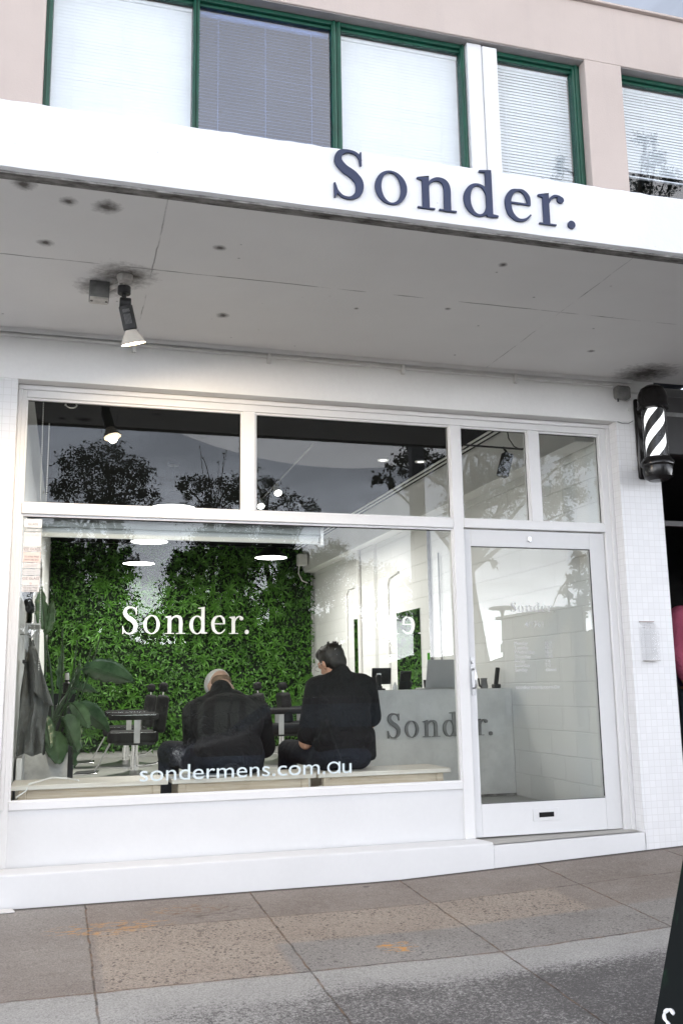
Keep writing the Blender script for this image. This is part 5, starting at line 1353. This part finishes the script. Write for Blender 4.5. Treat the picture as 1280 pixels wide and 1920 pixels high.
# --- the man with glasses, right bench
cx = at(642, 1380, 1, .28).x; yb0 = .26
man = thing('person', 'man in black t-shirt with short dark hair and glasses sitting upright, back to the window', 'person', (cx, yb0, BT), 'customers sitting on the benches')
hc = at(621, 1243, 1, .37)
hrot = eul(-20, 0, 24) @ eul(0, -7, 0)
P = head_parts(hc, hrot, 1.0)
nb = Vector((cx+.005, .30, BT+.585)); sh_z = BT+.525
lel = at(573, 1392, 1, .36); lwr = Vector((lel.x+.05, .56, BT+.165))
rel = Vector((cx+.225, .38, BT+.29)); rwr = Vector((cx+.08, .62, BT+.17))
P += [('c', nb, hc+Vector((.0, -.02, -.055)), .058, .052), ('e', (cx, yb0+.02, BT+.30), (.15, .10, .22)), ('e', (cx, yb0+.03, BT+.46), (.15, .10, .11)), ('e', (cx, yb0+.02, BT+.11), (.15, .11, .10)),
      ('c', (cx-.15, .29, sh_z), lel, .050, .042), ('c', lel, lwr, .045, .030), ('c', (cx+.15, .30, sh_z), rel, .050, .042), ('c', rel, rwr, .044, .030),
      ('c', (cx-.09, .30, BT+.09), (cx-.24, .72, BT+.10), .075, .055), ('c', (cx+.09, .30, BT+.09), (cx+.15, .74, BT+.10), .075, .055), ('c', (cx-.24, .72, BT+.10), (cx-.25, .74, FZ+.09), .05, .04), ('c', (cx+.15, .74, BT+.10), (cx+.15, .76, FZ+.09), .05, .04)]
hand(P, lwr, (.35, .9, -.1), (.3, 0, -1), 1); hand(P, rwr, (-.35, .9, -.05), (-.3, 0, -1), -1)
organic('body', P, MAT['skin'], man, .0085, 3)
SP = [('e', (cx, yb0+.015, BT+.145), (.188, .135, .13)), ('e', (cx, yb0+.02, BT+.30), (.190, .135, .20)), ('e', (cx+.002, yb0+.04, BT+.43), (.200, .135, .15)),
      ('c', (cx-.135, .295, sh_z-.012), (cx+.135, .30, sh_z-.004), .080, .080), ('c', (cx-.07, .30, BT+.555), (cx+.07, .30, BT+.555), .055, .055), ('c', nb+Vector((0, -.015, -.02)), nb+Vector((-.005, .0, .012)), .078, .066),
      ('c', (cx-.165, .295, sh_z-.015), (lel.x+.012, lel.y-.01, lel.z+.045), .074, .068), ('c', (cx+.17, .30, sh_z-.015), (rel.x-.004, rel.y-.01, rel.z+.03), .074, .070),
      ('c', (cx+.155, .24, BT+.22), (cx+.168, .22, BT+.085), .05, .035), ('c', (cx-.13, .20, BT+.2), (cx+.12, .19, BT+.19), .05, .05)]
organic('t_shirt', SP, MAT['black_cloth'], man, .010, 5)
TP = [('e', (cx, yb0, BT+.085), (.185, .15, .088)), ('c', (cx-.10, .28, BT+.085), (cx-.25, .73, BT+.105), .092, .070), ('c', (cx+.10, .28, BT+.085), (cx+.15, .75, BT+.105), .092, .070),
      ('c', (cx-.25, .73, BT+.105), (cx-.26, .75, FZ+.10), .068, .055), ('c', (cx+.15, .75, BT+.105), (cx+.15, .77, FZ+.10), .068, .055)]
organic('trousers', TP, MAT['dark_denim'], man, .012, 4)
for sx in (-.26, .15):
    organic('shoe', [('c', (cx+sx, .74, FZ+.045), (cx+sx, .93, FZ+.035), .045, .034)], MAT['black_plastic'], man, .008, 2)
def hp_(p, s=1.): return hc+hrot.to_3x3() @ (Vector(p)*s)
HP = [('e', hp_((0, -.022, .040)), (.082, .094, .083), hrot), ('e', hp_((0, -.052, -.008)), (.072, .058, .070), hrot), ('e', hp_((0, .03, .075)), (.066, .062, .045), hrot), ('e', hp_((-.058, -.01, .008)), (.022, .035, .040), hrot), ('e', hp_((.058, -.01, .008)), (.022, .035, .040), hrot)]
r2 = random.Random(5)
for i in range(26):
    a = r2.uniform(0, 2*pi); e = r2.uniform(.25, 1.0); p_ = Vector((.078*cos(a)*cos(e), -.018+.09*sin(a)*cos(e), .04+.082*sin(e)))
    HP.append(('c', hp_(p_), hp_(p_*1.0+Vector((p_.x*.10, -.012, .016+r2.uniform(0, .008)))), .008, .0045))
organic('hair', HP, MAT['hair'], man, .0058, 1)
mb = MB()
for sx in (-1, 1):
    mb.tube([hp_((sx*.036+.021*cos(a), .104, .002+.017*sin(a))) for a in np.linspace(0, 2*pi, 17)], .0022, 6)
    mb.tube([hp_((sx*.057, .103, .006)), hp_((sx*.079, .06, .008)), hp_((sx*.082, -.005, .006))], .0022, 6)
mb.tube([hp_((-.015, .105, .006)), hp_((.015, .105, .006))], .002, 6)
mb.build('glasses', MAT['steel'], man)
mb = MB(); wd_ = (lwr-lel).normalized(); qw = wd_.to_track_quat('Z', 'Y').to_matrix().to_4x4(); qw.translation = lel.lerp(lwr, .86)
mb.lathe([(.037, -.008), (.039, 0), (.037, .008)], 20, qw, False); mb.build('bracelet', MAT['steel'], man)

# --- the hunched man, middle bench
cx = at(428, 1390, 1, .28).x
man2 = thing('person', 'hunched man in black with a pale grey cap, head bowed, sitting on the middle bench', 'person', (cx, .26, BT), 'customers sitting on the benches')
hc = at(412, 1290, 1, .56)
hrot = eul(-58, 0, 14)
P = head_parts(hc, hrot, 1.02)
nb = Vector((cx-.02, .42, at(425, 1298, 1, .42).z))
szl = at(372, 1330, 1, .36).z
lel = Vector((at(352, 1395, 1, .42).x+.05, .46, at(352, 1400, 1, .42).z)); rel = Vector((at(512, 1390, 1, .42).x-.05, .46, at(512, 1400, 1, .42).z))
lwr = Vector((cx-.08, .70, BT+.13)); rwr = Vector((cx+.06, .70, BT+.13))
P += [('c', nb, hc+hrot.to_3x3() @ Vector((0, -.03, -.05)), .062, .058), ('e', (cx, .30, BT+.28), (.17, .12, .20)), ('e', (cx, .25, BT+.11), (.17, .12, .10)), ('e', (cx, .37, szl-.02), (.18, .11, .09)),
      ('c', (cx-.17, .37, szl), lel, .055, .045), ('c', lel, lwr, .045, .03), ('c', (cx+.17, .37, szl), rel, .055, .045), ('c', rel, rwr, .045, .03),
      ('c', (cx-.11, .30, BT+.09), (cx-.30, .70, BT+.11), .08, .055), ('c', (cx+.11, .30, BT+.09), (cx+.24, .72, BT+.11), .08, .055), ('c', (cx-.30, .70, BT+.11), (cx-.30, .74, FZ+.09), .05, .04), ('c', (cx+.24, .72, BT+.11), (cx+.24, .76, FZ+.09), .05, .04)]
hand(P, lwr, (.5, .8, -.2), (.2, .2, -1), 1); hand(P, rwr, (-.5, .8, -.2), (-.2, .2, -1), -1)
organic('body', P, MAT['skin2'], man2, .0085, 3)
SP = [('e', (cx, .255, BT+.15), (.215, .155, .14)), ('e', (cx, .28, BT+.30), (.220, .150, .19)), ('e', (cx-.005, .34, szl-.055), (.215, .145, .145)),
      ('c', (cx-.135, .36, szl-.02), (cx+.14, .36, szl-.02), .105, .105), ('c', (cx-.07, .38, szl+.035), (cx+.05, .38, szl+.035), .085, .085), ('c', nb+Vector((0, -.02, -.03)), nb+Vector((-.0, .02, .012)), .085, .070),
      ('c', (cx-.185, .36, szl-.03), lel, .092, .075), ('c', (cx+.19, .36, szl-.03), rel, .092, .075), ('c', lel, lwr.lerp(lel, .15), .07, .048), ('c', rel, rwr.lerp(rel, .15), .07, .048)]
organic('jumper', SP, MAT['black_cloth'], man2, .011, 6)
TP = [('e', (cx, .26, BT+.09), (.215, .165, .092)), ('c', (cx-.13, .28, BT+.092), (cx-.31, .70, BT+.115), .098, .078), ('c', (cx+.13, .28, BT+.092), (cx+.25, .73, BT+.115), .098, .078),
      ('c', (cx-.31, .70, BT+.115), (cx-.31, .74, FZ+.10), .072, .058), ('c', (cx+.25, .73, BT+.115), (cx+.25, .77, FZ+.10), .072, .058)]
organic('trousers', TP, MAT['dark_denim'], man2, .012, 4)
for sx in (-.31, .25):
    organic('shoe', [('c', (cx+sx, .73, FZ+.045), (cx+sx, .92, FZ+.035), .045, .034)], MAT['black_plastic'], man2, .008, 2)
organic('cap', [('e', hp_((0, -.004, .052)), (.086, .100, .074), hrot), ('e', hp_((0, .085, .045)), (.062, .050, .010), hrot)], MAT['cap'], man2, .007, 2)
organic('hair', [('e', hp_((0, -.045, .000)), (.070, .056, .045), hrot)], simple('brown stubble hair', (.13, .085, .055), .7, amt=.3, scale=60), man2, .007, 2)

# --- the passer-by in pink next door
pq = at(1262, 1230, 1, 1.0); cx = pq.x+.235; cy = 1.0
m3 = thing('person', 'person in a faded pink shirt and slate trousers standing in the shop next door', 'person', (cx, cy, .045))
g0 = .045; nk = at(1278, 1128, 1, cy).z-.02
H_ = nk-g0
P = head_parts((cx, cy-.02, nk+.16), eul(0, 0, 165), 1.02)
P += [('c', (cx, cy, nk-.03), (cx, cy-.01, nk+.10), .058, .054), ('e', (cx, cy, nk-.22), (.17, .11, .22)), ('e', (cx, cy, nk-.52), (.16, .11, .20)),
      ('c', (cx-.19, cy, nk-.09), (cx-.215, cy+.01, nk-.38), .05, .042), ('c', (cx-.215, cy+.01, nk-.38), (cx-.20, cy-.08, nk-.62), .04, .03), ('c', (cx+.19, cy, nk-.09), (cx+.215, cy, nk-.38), .05, .042), ('c', (cx+.215, cy, nk-.38), (cx+.2, cy-.08, nk-.62), .04, .03)]
for sx in (-1, 1): P += [('c', (cx+sx*.09, cy, nk-.66), (cx+sx*.10, cy-.01, g0+.45), .085, .055), ('c', (cx+sx*.10, cy-.01, g0+.45), (cx+sx*.10, cy, g0+.08), .05, .04)]
hand(P, (cx-.20, cy-.08, nk-.62), (.02, -.1, -1), (1, 0, 0), 1); hand(P, (cx+.20, cy-.08, nk-.62), (-.02, -.1, -1), (-1, 0, 0), -1)
organic('body', P, MAT['skin'], m3, .0095, 3)
organic('shirt', [('e', (cx, cy, nk-.22), (.195, .135, .22)), ('c', (cx-.15, cy, nk-.085), (cx+.15, cy, nk-.085), .075, .075), ('c', (cx, cy, nk-.07), (cx, cy-.01, nk+.015), .085, .066), ('c', (cx-.18, cy, nk-.10), (cx-.215, cy+.01, nk-.38), .072, .060), ('c', (cx-.215, cy+.01, nk-.38), (cx-.202, cy-.07, nk-.58), .060, .046), ('c', (cx+.18, cy, nk-.10), (cx+.215, cy, nk-.30), .072, .066), ('e', (cx, cy, nk-.45), (.19, .135, .18))], MAT['pink_cloth'], m3, .011, 4)
organic('collar', [('c', (cx-.085, cy-.03, nk-.015), (cx-.02, cy-.10, nk-.055), .026, .020), ('c', (cx+.085, cy-.03, nk-.015), (cx+.02, cy-.10, nk-.055), .026, .020), ('c', (cx-.08, cy-.01, nk+.0), (cx+.08, cy-.01, nk+.0), .03, .03)], MAT['pink_cloth'], m3, .007, 2)
organic('shirt_hem', [('e', (cx, cy, nk-.60), (.196, .14, .13))], MAT['purple_cloth'], m3, .011, 4)
organic('trousers', [('e', (cx, cy, nk-.72), (.185, .135, .13))]+[('c', (cx+sx*.095, cy, nk-.74), (cx+sx*.115, cy, g0+.10), .10, .075) for sx in (-1, 1)], MAT['slate_cloth'], m3, .012, 4)
organic('hair', [('e', (cx, cy+.01, nk+.205), (.085, .098, .075))], MAT['hair'], m3, .008, 2)
for sx in (-1, 1): organic('shoe', [('c', (cx+sx*.11, cy+.03, g0+.045), (cx+sx*.12, cy-.17, g0+.035), .045, .034)], MAT['black_plastic'], m3, .008, 2)

# =================================================================== ACROSS THE STREET (seen only as reflections)
def mirror_at(px, py, Y):
    p_ = at(px, py, 1, Y); return Vector((p_.x, -Y, p_.z))
def tree(name, label, x, y, crown, trunk_r, nleaf, leaf, mat='leaf_tree', seed=0, lsz=(.12, .28), limbs=7, z0=RZ, cl=34):
    """crown: list of (dx, dz, radius) clump centres relative to the trunk foot"""
    r_ = np.random.default_rng(seed); q_ = random.Random(seed)
    t = thing(name, label, 'tree', (x, y, z0), 'trees across the street')
    top = max(c[1] for c in crown); mb = MB()
    sp = [(x, y, z0-.1)]; 
    for k in range(1, 6): sp.append((x+q_.uniform(-.25, .25)*k*.3, y+q_.uniform(-.2, .2), z0+top*.85*k/5))
    mb.tube(cspline(sp, 4), [max(.03, trunk_r*(1-.16*i/4)) for i in range(21)], 9)
    for c in crown:
        a = sp[q_.randint(3, 5)]; yy = y+q_.uniform(-1, 1)*c[2]*.6
        mb.tube(cspline([a, ((a[0]+x+c[0])/2, (a[1]+yy)/2, (a[2]+z0+c[1])/2+.15), (x+c[0], yy, z0+c[1])], 4), [trunk_r*.26*(1-.09*i) for i in range(9)], 6)
    mb.build('trunk', MAT['bark'], t)
    C_ = []; tot = sum(c[2]**2 for c in crown)
    for c in crown:
        n_ = int(nleaf*c[2]**2/tot); m_ = max(3, n_//cl)
        cc = r_.normal(size=(m_, 3)); cc = unit(cc)*(r_.uniform(.25, 1, (m_, 1))**.6)*c[2]*np.array([1, .9, .8])
        pick = r_.integers(0, m_, n_)
        pp = cc[pick]+r_.normal(size=(n_, 3))*c[2]*.19
        C_.append(pp+np.array([x+c[0], y, z0+c[1]]))
    C_ = np.concatenate(C_); n_ = len(C_)
    leaf_mesh('crown', MAT[mat], t, C_, r_.uniform(*lsz, n_), r_.uniform(*lsz, n_)*.5, unit(r_.normal(size=(n_, 3))+[0, 0, -.4]), unit(r_.normal(size=(n_, 3))))
    return t
def crown_px(px, Y, blobs):
    b_ = mirror_at(px, 1300, Y); out = []
    dpt = (Y+5.716)*1.0/1800*1.02
    for bx, by, br in blobs:
        c = mirror_at(bx, by, Y); out.append((c.x-b_.x, c.z-RZ, br*dpt))
    return b_, out
def tpx(name, label, px, Y, blobs, **k):
    b_, cw = crown_px(px, Y, blobs); return tree(name, label, b_.x, -Y, cw, **k)
tpx('spreading_tree', 'large dense dark tree across the street mirrored in the first top window', 200, 30, [(200, 860, 48), (150, 865, 34), (250, 880, 36), (170, 910, 48), (235, 925, 48), (120, 920, 28), (275, 930, 22), (200, 960, 40), (130, 985, 34), (110, 1050, 46), (180, 1040, 44), (100, 1130, 46), (150, 1090, 46), (215, 1010, 34), (210, 1090, 40), (80, 1000, 30), (235, 1130, 30)], trunk_r=.32, nleaf=10890, leaf=None, seed=1, lsz=(.09, .2))
tpx('spreading_tree', 'mid sized dark tree behind the bare branches, mirrored near the timber mullion', 390, 34, [(350, 915, 26), (390, 915, 30), (430, 910, 32), (445, 935, 30), (400, 950, 36), (345, 960, 26), (430, 1000, 46), (385, 1030, 46), (345, 1060, 30), (350, 1110, 34), (410, 1090, 48)], trunk_r=.25, nleaf=6864, leaf=None, seed=2, lsz=(.09, .2))
tpx('spreading_tree', 'dark tree whose crown steps down to the right, mirrored in the second top window', 510, 34, [(480, 900, 30), (505, 925, 28), (545, 940, 26), (585, 950, 22), (500, 965, 32), (550, 985, 30), (500, 1050, 50), (560, 1060, 46), (450, 1090, 46), (540, 1120, 46), (480, 1010, 40), (455, 1040, 36), (520, 1010, 36)], trunk_r=.25, nleaf=6864, leaf=None, seed=3, lsz=(.09, .2))
tpx('round_tree', 'rounded grey green tree mirrored over the bulkhead in the big window', 625, 40, [(620, 1040, 34), (590, 1060, 34), (655, 1065, 26), (620, 1090, 40), (580, 1110, 40), (650, 1120, 40)], trunk_r=.3, nleaf=8360, leaf=None, seed=4, lsz=(.09, .2))
tpx('round_tree', 'lower grey green tree mirrored right of the pier in the big window', 710, 44, [(690, 1075, 30), (725, 1080, 26), (755, 1098, 22), (700, 1110, 36), (750, 1130, 34)], trunk_r=.25, nleaf=6600, leaf=None, seed=5, lsz=(.09, .2))
for i, (pxx, y0_, lb) in enumerate(((365, 1010, 'tall dense tree mirrored right of the bright sky gap'), (455, 1000, 'tall dense tree mirrored over the end of the wall lettering'), (545, 1010, 'tall dense tree mirrored at the far corner of the plant wall'), (120, 1005, 'tall dense tree mirrored at the left end of the plant wall'), (205, 1030, 'tall dense tree mirrored left of the bright sky gap'))):
    q5 = random.Random(70+i)
    tpx('dense_tree', lb, pxx, 28, [(pxx+q5.uniform(-34, 34), y0_+14*k_+q5.uniform(0, 22), q5.uniform(22, 36)) for k_ in range(14)], trunk_r=.14, nleaf=6500, leaf=None, seed=60+i, lsz=(.10, .21))
rs_ = random.Random(12)  # shrub row added to block bright sky reflections in the big window
for i, (pxx, yy, lb) in enumerate(((70, 1150, 'added dense dark shrub mirrored low beside the hanging cape'), (150, 1165, 'added dense dark shrub mirrored low behind the broad plant leaves'), (225, 1215, 'added dark shrub mirrored under the first letter of the wall lettering'),
                                   (345, 1150, 'added tall dark shrub mirrored above the hunched man'), (430, 1150, 'added tall dark shrub mirrored right of the wall lettering'), (510, 1160, 'added dark shrub mirrored beside the far corner of the plant wall'), (600, 1180, 'added dark shrub mirrored over the head of the man with glasses'), (645, 1170, 'added dark shrub mirrored over the pier'), (700, 1215, 'added low dark shrub mirrored left of the tall mirror'), (290, 1265, 'added low dark shrub mirrored below the wall lettering'))):
    tpx('added_shrub', lb, pxx, 26, [(pxx+rs_.uniform(-42, 42), yy+rs_.uniform(-10, 130)*(1 if k_ else 0), rs_.uniform(26, 40)) for k_ in range(9)], trunk_r=.06, nleaf=5200, leaf=None, seed=40+i, lsz=(.12, .26))
# near eucalypt at the right with drooping foliage over the kerb
tpx('eucalypt_tree', 'tall eucalypt at the kerb with loose drooping foliage, mirrored in the right hand top windows', 905, 13, [(745, 870, 26), (720, 905, 24), (780, 850, 34), (770, 915, 22), (830, 880, 40), (860, 930, 40), (900, 900, 46), (945, 930, 44), (890, 960, 30), (985, 900, 40), (1020, 940, 38), (1060, 920, 40), (1050, 965, 26), (920, 850, 44), (1000, 840, 44), (900, 780, 50), (1000, 760, 55), (1080, 840, 50), (840, 800, 40), (890, 1035, 14), (930, 1055, 14), (912, 1020, 16), (840, 1000, 10)], trunk_r=.22, nleaf=10080, leaf=None, mat='leaf_grey', seed=6, lsz=(.06, .13))
tpx('eucalypt_tree', 'slender leafy tree mirrored at the right edge of the door glass', 1088, 30, [(1090, 1045, 24), (1075, 1090, 18), (1100, 1080, 26), (1060, 1110, 14), (1095, 1120, 26), (1030, 1150, 14), (1010, 1165, 16), (1080, 1160, 26)], trunk_r=.16, nleaf=1819, leaf=None, mat='leaf_grey', seed=7)
tpx('round_tree', 'low round tree mirrored behind the opening hours on the door', 985, 50, [(985, 1165, 22), (1010, 1180, 22), (960, 1190, 22), (1000, 1200, 26), (1030, 1205, 24)], trunk_r=.2, nleaf=2200, leaf=None, mat='leaf_grey', seed=8)
tpx('tall_tree', 'tall eucalypt standing right of the street, mirrored low in the right hand upper windows', 1210, 12, [(1215, 250, 26), (1235, 290, 34), (1200, 330, 40), (1260, 330, 36), (1230, 390, 55), (1290, 410, 50), (1170, 430, 45), (1060, 300, 24), (1035, 330, 22), (1080, 350, 34), (1050, 400, 44), (1120, 430, 50), (1010, 440, 34), (1230, 500, 60), (1120, 540, 60), (1300, 540, 70), (1200, 640, 80), (1090, 680, 60), (1290, 700, 70)], trunk_r=.24, nleaf=9600, leaf=None, mat='leaf_grey', seed=9, lsz=(.06, .14))
tpx('bare_tree', 'two bare forked dead branches rising above the tree tops', 392, 33.5, [(375-392+392, 838, 1.2), (382, 860, 1.0), (420, 850, 1.2), (410, 868, 1.0), (425, 845, .8)], trunk_r=.12, nleaf=60, leaf=None, seed=10, lsz=(.05, .1))
# distant hill line
hl = [(-160 + 320*i/60) for i in range(61)]
rows = [[(x, -150-10*sin(x*.05), RZ-.4) for x in hl], [(x, -165, 8+3*sin(x*.07)+2.2*sin(x*.19+1)+1.0*sin(x*.6)) for x in hl], [(x, -260, RZ-.5) for x in hl]]
tag(MB().grid(rows).build('hills', simple('wooded hill', (.035, .045, .028), .95, amt=.4, scale=.4)), kind='structure')
# low house mirrored in the door
h0 = mirror_at(1046, 1138, 34); h1 = mirror_at(1096, 1138, 34)
hs = thing('distant_house', 'small grey flat roofed house across the street mirrored in the door', 'house', ((h0.x+h1.x)/2, -34, RZ))
MB().box(h0.x, h1.x, -40, -34, RZ-.2, h0.z-.15).build('wall', simple('grey house wall', (.20, .20, .195), .8), hs); MB().box(h0.x-.2, h1.x+.2, -40.3, -33.7, h0.z-.149, h0.z).build('roof', MAT['grey_pvc'], hs)
MB().box(h0.x+.5, h0.x+1.2, -33.995, -33.95, RZ+.9, RZ+2.0).build('window', MAT['black_gloss'], hs)
# street lamp with a disc head
sl0 = mirror_at(941, 1140, 24)
st = thing('street_lamp', 'slim street lamp with a flat disc head across the street', 'street lamp', (sl0.x, sl0.y, RZ))
MB().tube([(sl0.x, sl0.y, RZ-.1), (sl0.x, sl0.y, sl0.z-.15)], [.075, .05], 12).build('pole', MAT['grey_pvc'], st); MB().lathe([(.05, -.25), (.08, -.12), (.10, -.08), (.45, -.05), (.47, .0), (.35, .05), (.0001, .08)], 32, Matrix.Translation(sl0)).build('lamp_head', MAT['grey_pvc'], st)
MB().cbox((sl0.x, sl0.y, sl0.z-1.35), (.2, .2, .3)).build('sensor_box', MAT['grey_pvc'], st, bevel=.02)
# power pole at the kerb
pp = mirror_at(784, 1000, 6.9)
po = thing('power_pole', 'square grey post standing at the kerb behind the camera', 'pole', (pp.x, pp.y, ground_z(pp.x, pp.y)))
mb = MB(); mb.box(pp.x-.095, pp.x+.095, pp.y-.08, pp.y+.08, ground_z(pp.x, pp.y)-.1, 5.2); mb.build('shaft', simple('dark grey post', (.10, .10, .105), .6), po, bevel=.01); mb = MB(); mb.box(pp.x-.14, pp.x+.14, pp.y-.12, pp.y+.12, 5.2, 5.24); mb.build('cap', MAT['grey_pvc'], po)

# parked car, dark maroon, mirrored in front of the seated men
CYc = 9.2; ca = mirror_at(430, 1345, CYc); cbx = mirror_at(716, 1345, CYc)
car = thing('parked_car', 'dark maroon hatchback parked at the kerb with its windscreen to the left', 'car', ((ca.x+cbx.x)/2, -CYc, RZ))
CPT = simple('dark maroon car paint', (.030, .008, .011), .22, amt=.1, spec=.35)
x_ = ca.x-.75; L_ = 4.1
side = [(0, .25), (.02, .55), (.12, .72), (.95, .88), (1.55, 1.30), (1.95, 1.42), (2.7, 1.44), (3.3, 1.38), (3.9, 1.0), (4.08, .85), (4.1, .40), (4.0, .25)]
mb = MB(); rows = []
for k, (dy, s_) in enumerate(((0, .94), (.10, .99), (.40, 1.0), (1.3, 1.0), (1.6, .99), (1.7, .94))):
    row = []
    for a, b_ in side:
        tuck = .16 if b_ > .95 else 0.
        yv = -CYc+ (.0 if True else 0) - dy
        yv = yv - tuck*(1 if dy < .2 else (-1 if dy > 1.5 else 0)); row.append((x_+2.05+(a-2.05)*s_, yv, RZ+.02+.25+(b_-.25)*(s_ if dy in (0, 1.7) else 1)))
    rows.append(row)
mb.grid(rows, closed=True); mb.add(rows[0], [tuple(range(len(side)))]); mb.add(rows[-1], [tuple(reversed(range(len(side))))])
mb.build('body', CPT, car, bevel=.03)
GLS = simple('tinted car glass', (.22, .27, .34), .06, .55, amt=.1, spec=.8)
mb = MB(); mb.add([(x_+1.02, -CYc-.28, RZ+.965), (x_+1.55, -CYc-.33, RZ+1.33), (x_+1.55, -CYc-1.37, RZ+1.33), (x_+1.02, -CYc-1.42, RZ+.965)], [(0, 1, 2, 3)]); mb.build('windscreen', GLS, car)
mb = MB(); mb.add([(x_+1.35, -CYc+.165, RZ+1.0), (x_+3.45, -CYc+.165, RZ+1.0), (x_+3.15, -CYc+.168, RZ+1.36), (x_+1.72, -CYc+.168, RZ+1.36)], [(0, 1, 2, 3)]); mb.build('side_window', GLS, car)
for wx in (.78, 3.25):
    for wy in (-CYc-.0+.02, -CYc-1.72):
        mb = MB(); mb.cyl((x_+wx, wy-.09, RZ+.31), (x_+wx, wy+.09, RZ+.31), .31, seg=28); wo_ = mb.build('wheel', MAT['black_plastic'], car, bevel=.02)
        mb = MB(); mb.cyl((x_+wx, wy+.091, RZ+.31), (x_+wx, wy+.096, RZ+.31), .2, seg=24); mb.build('rim', MAT['steel'], wo_)
for hy in (-CYc-.22, -CYc-1.45):
    MB().cbox((x_+.10, hy, RZ+.62), (.12, .3, .14)).build('headlight', MAT['acrylic'], car, bevel=.03)
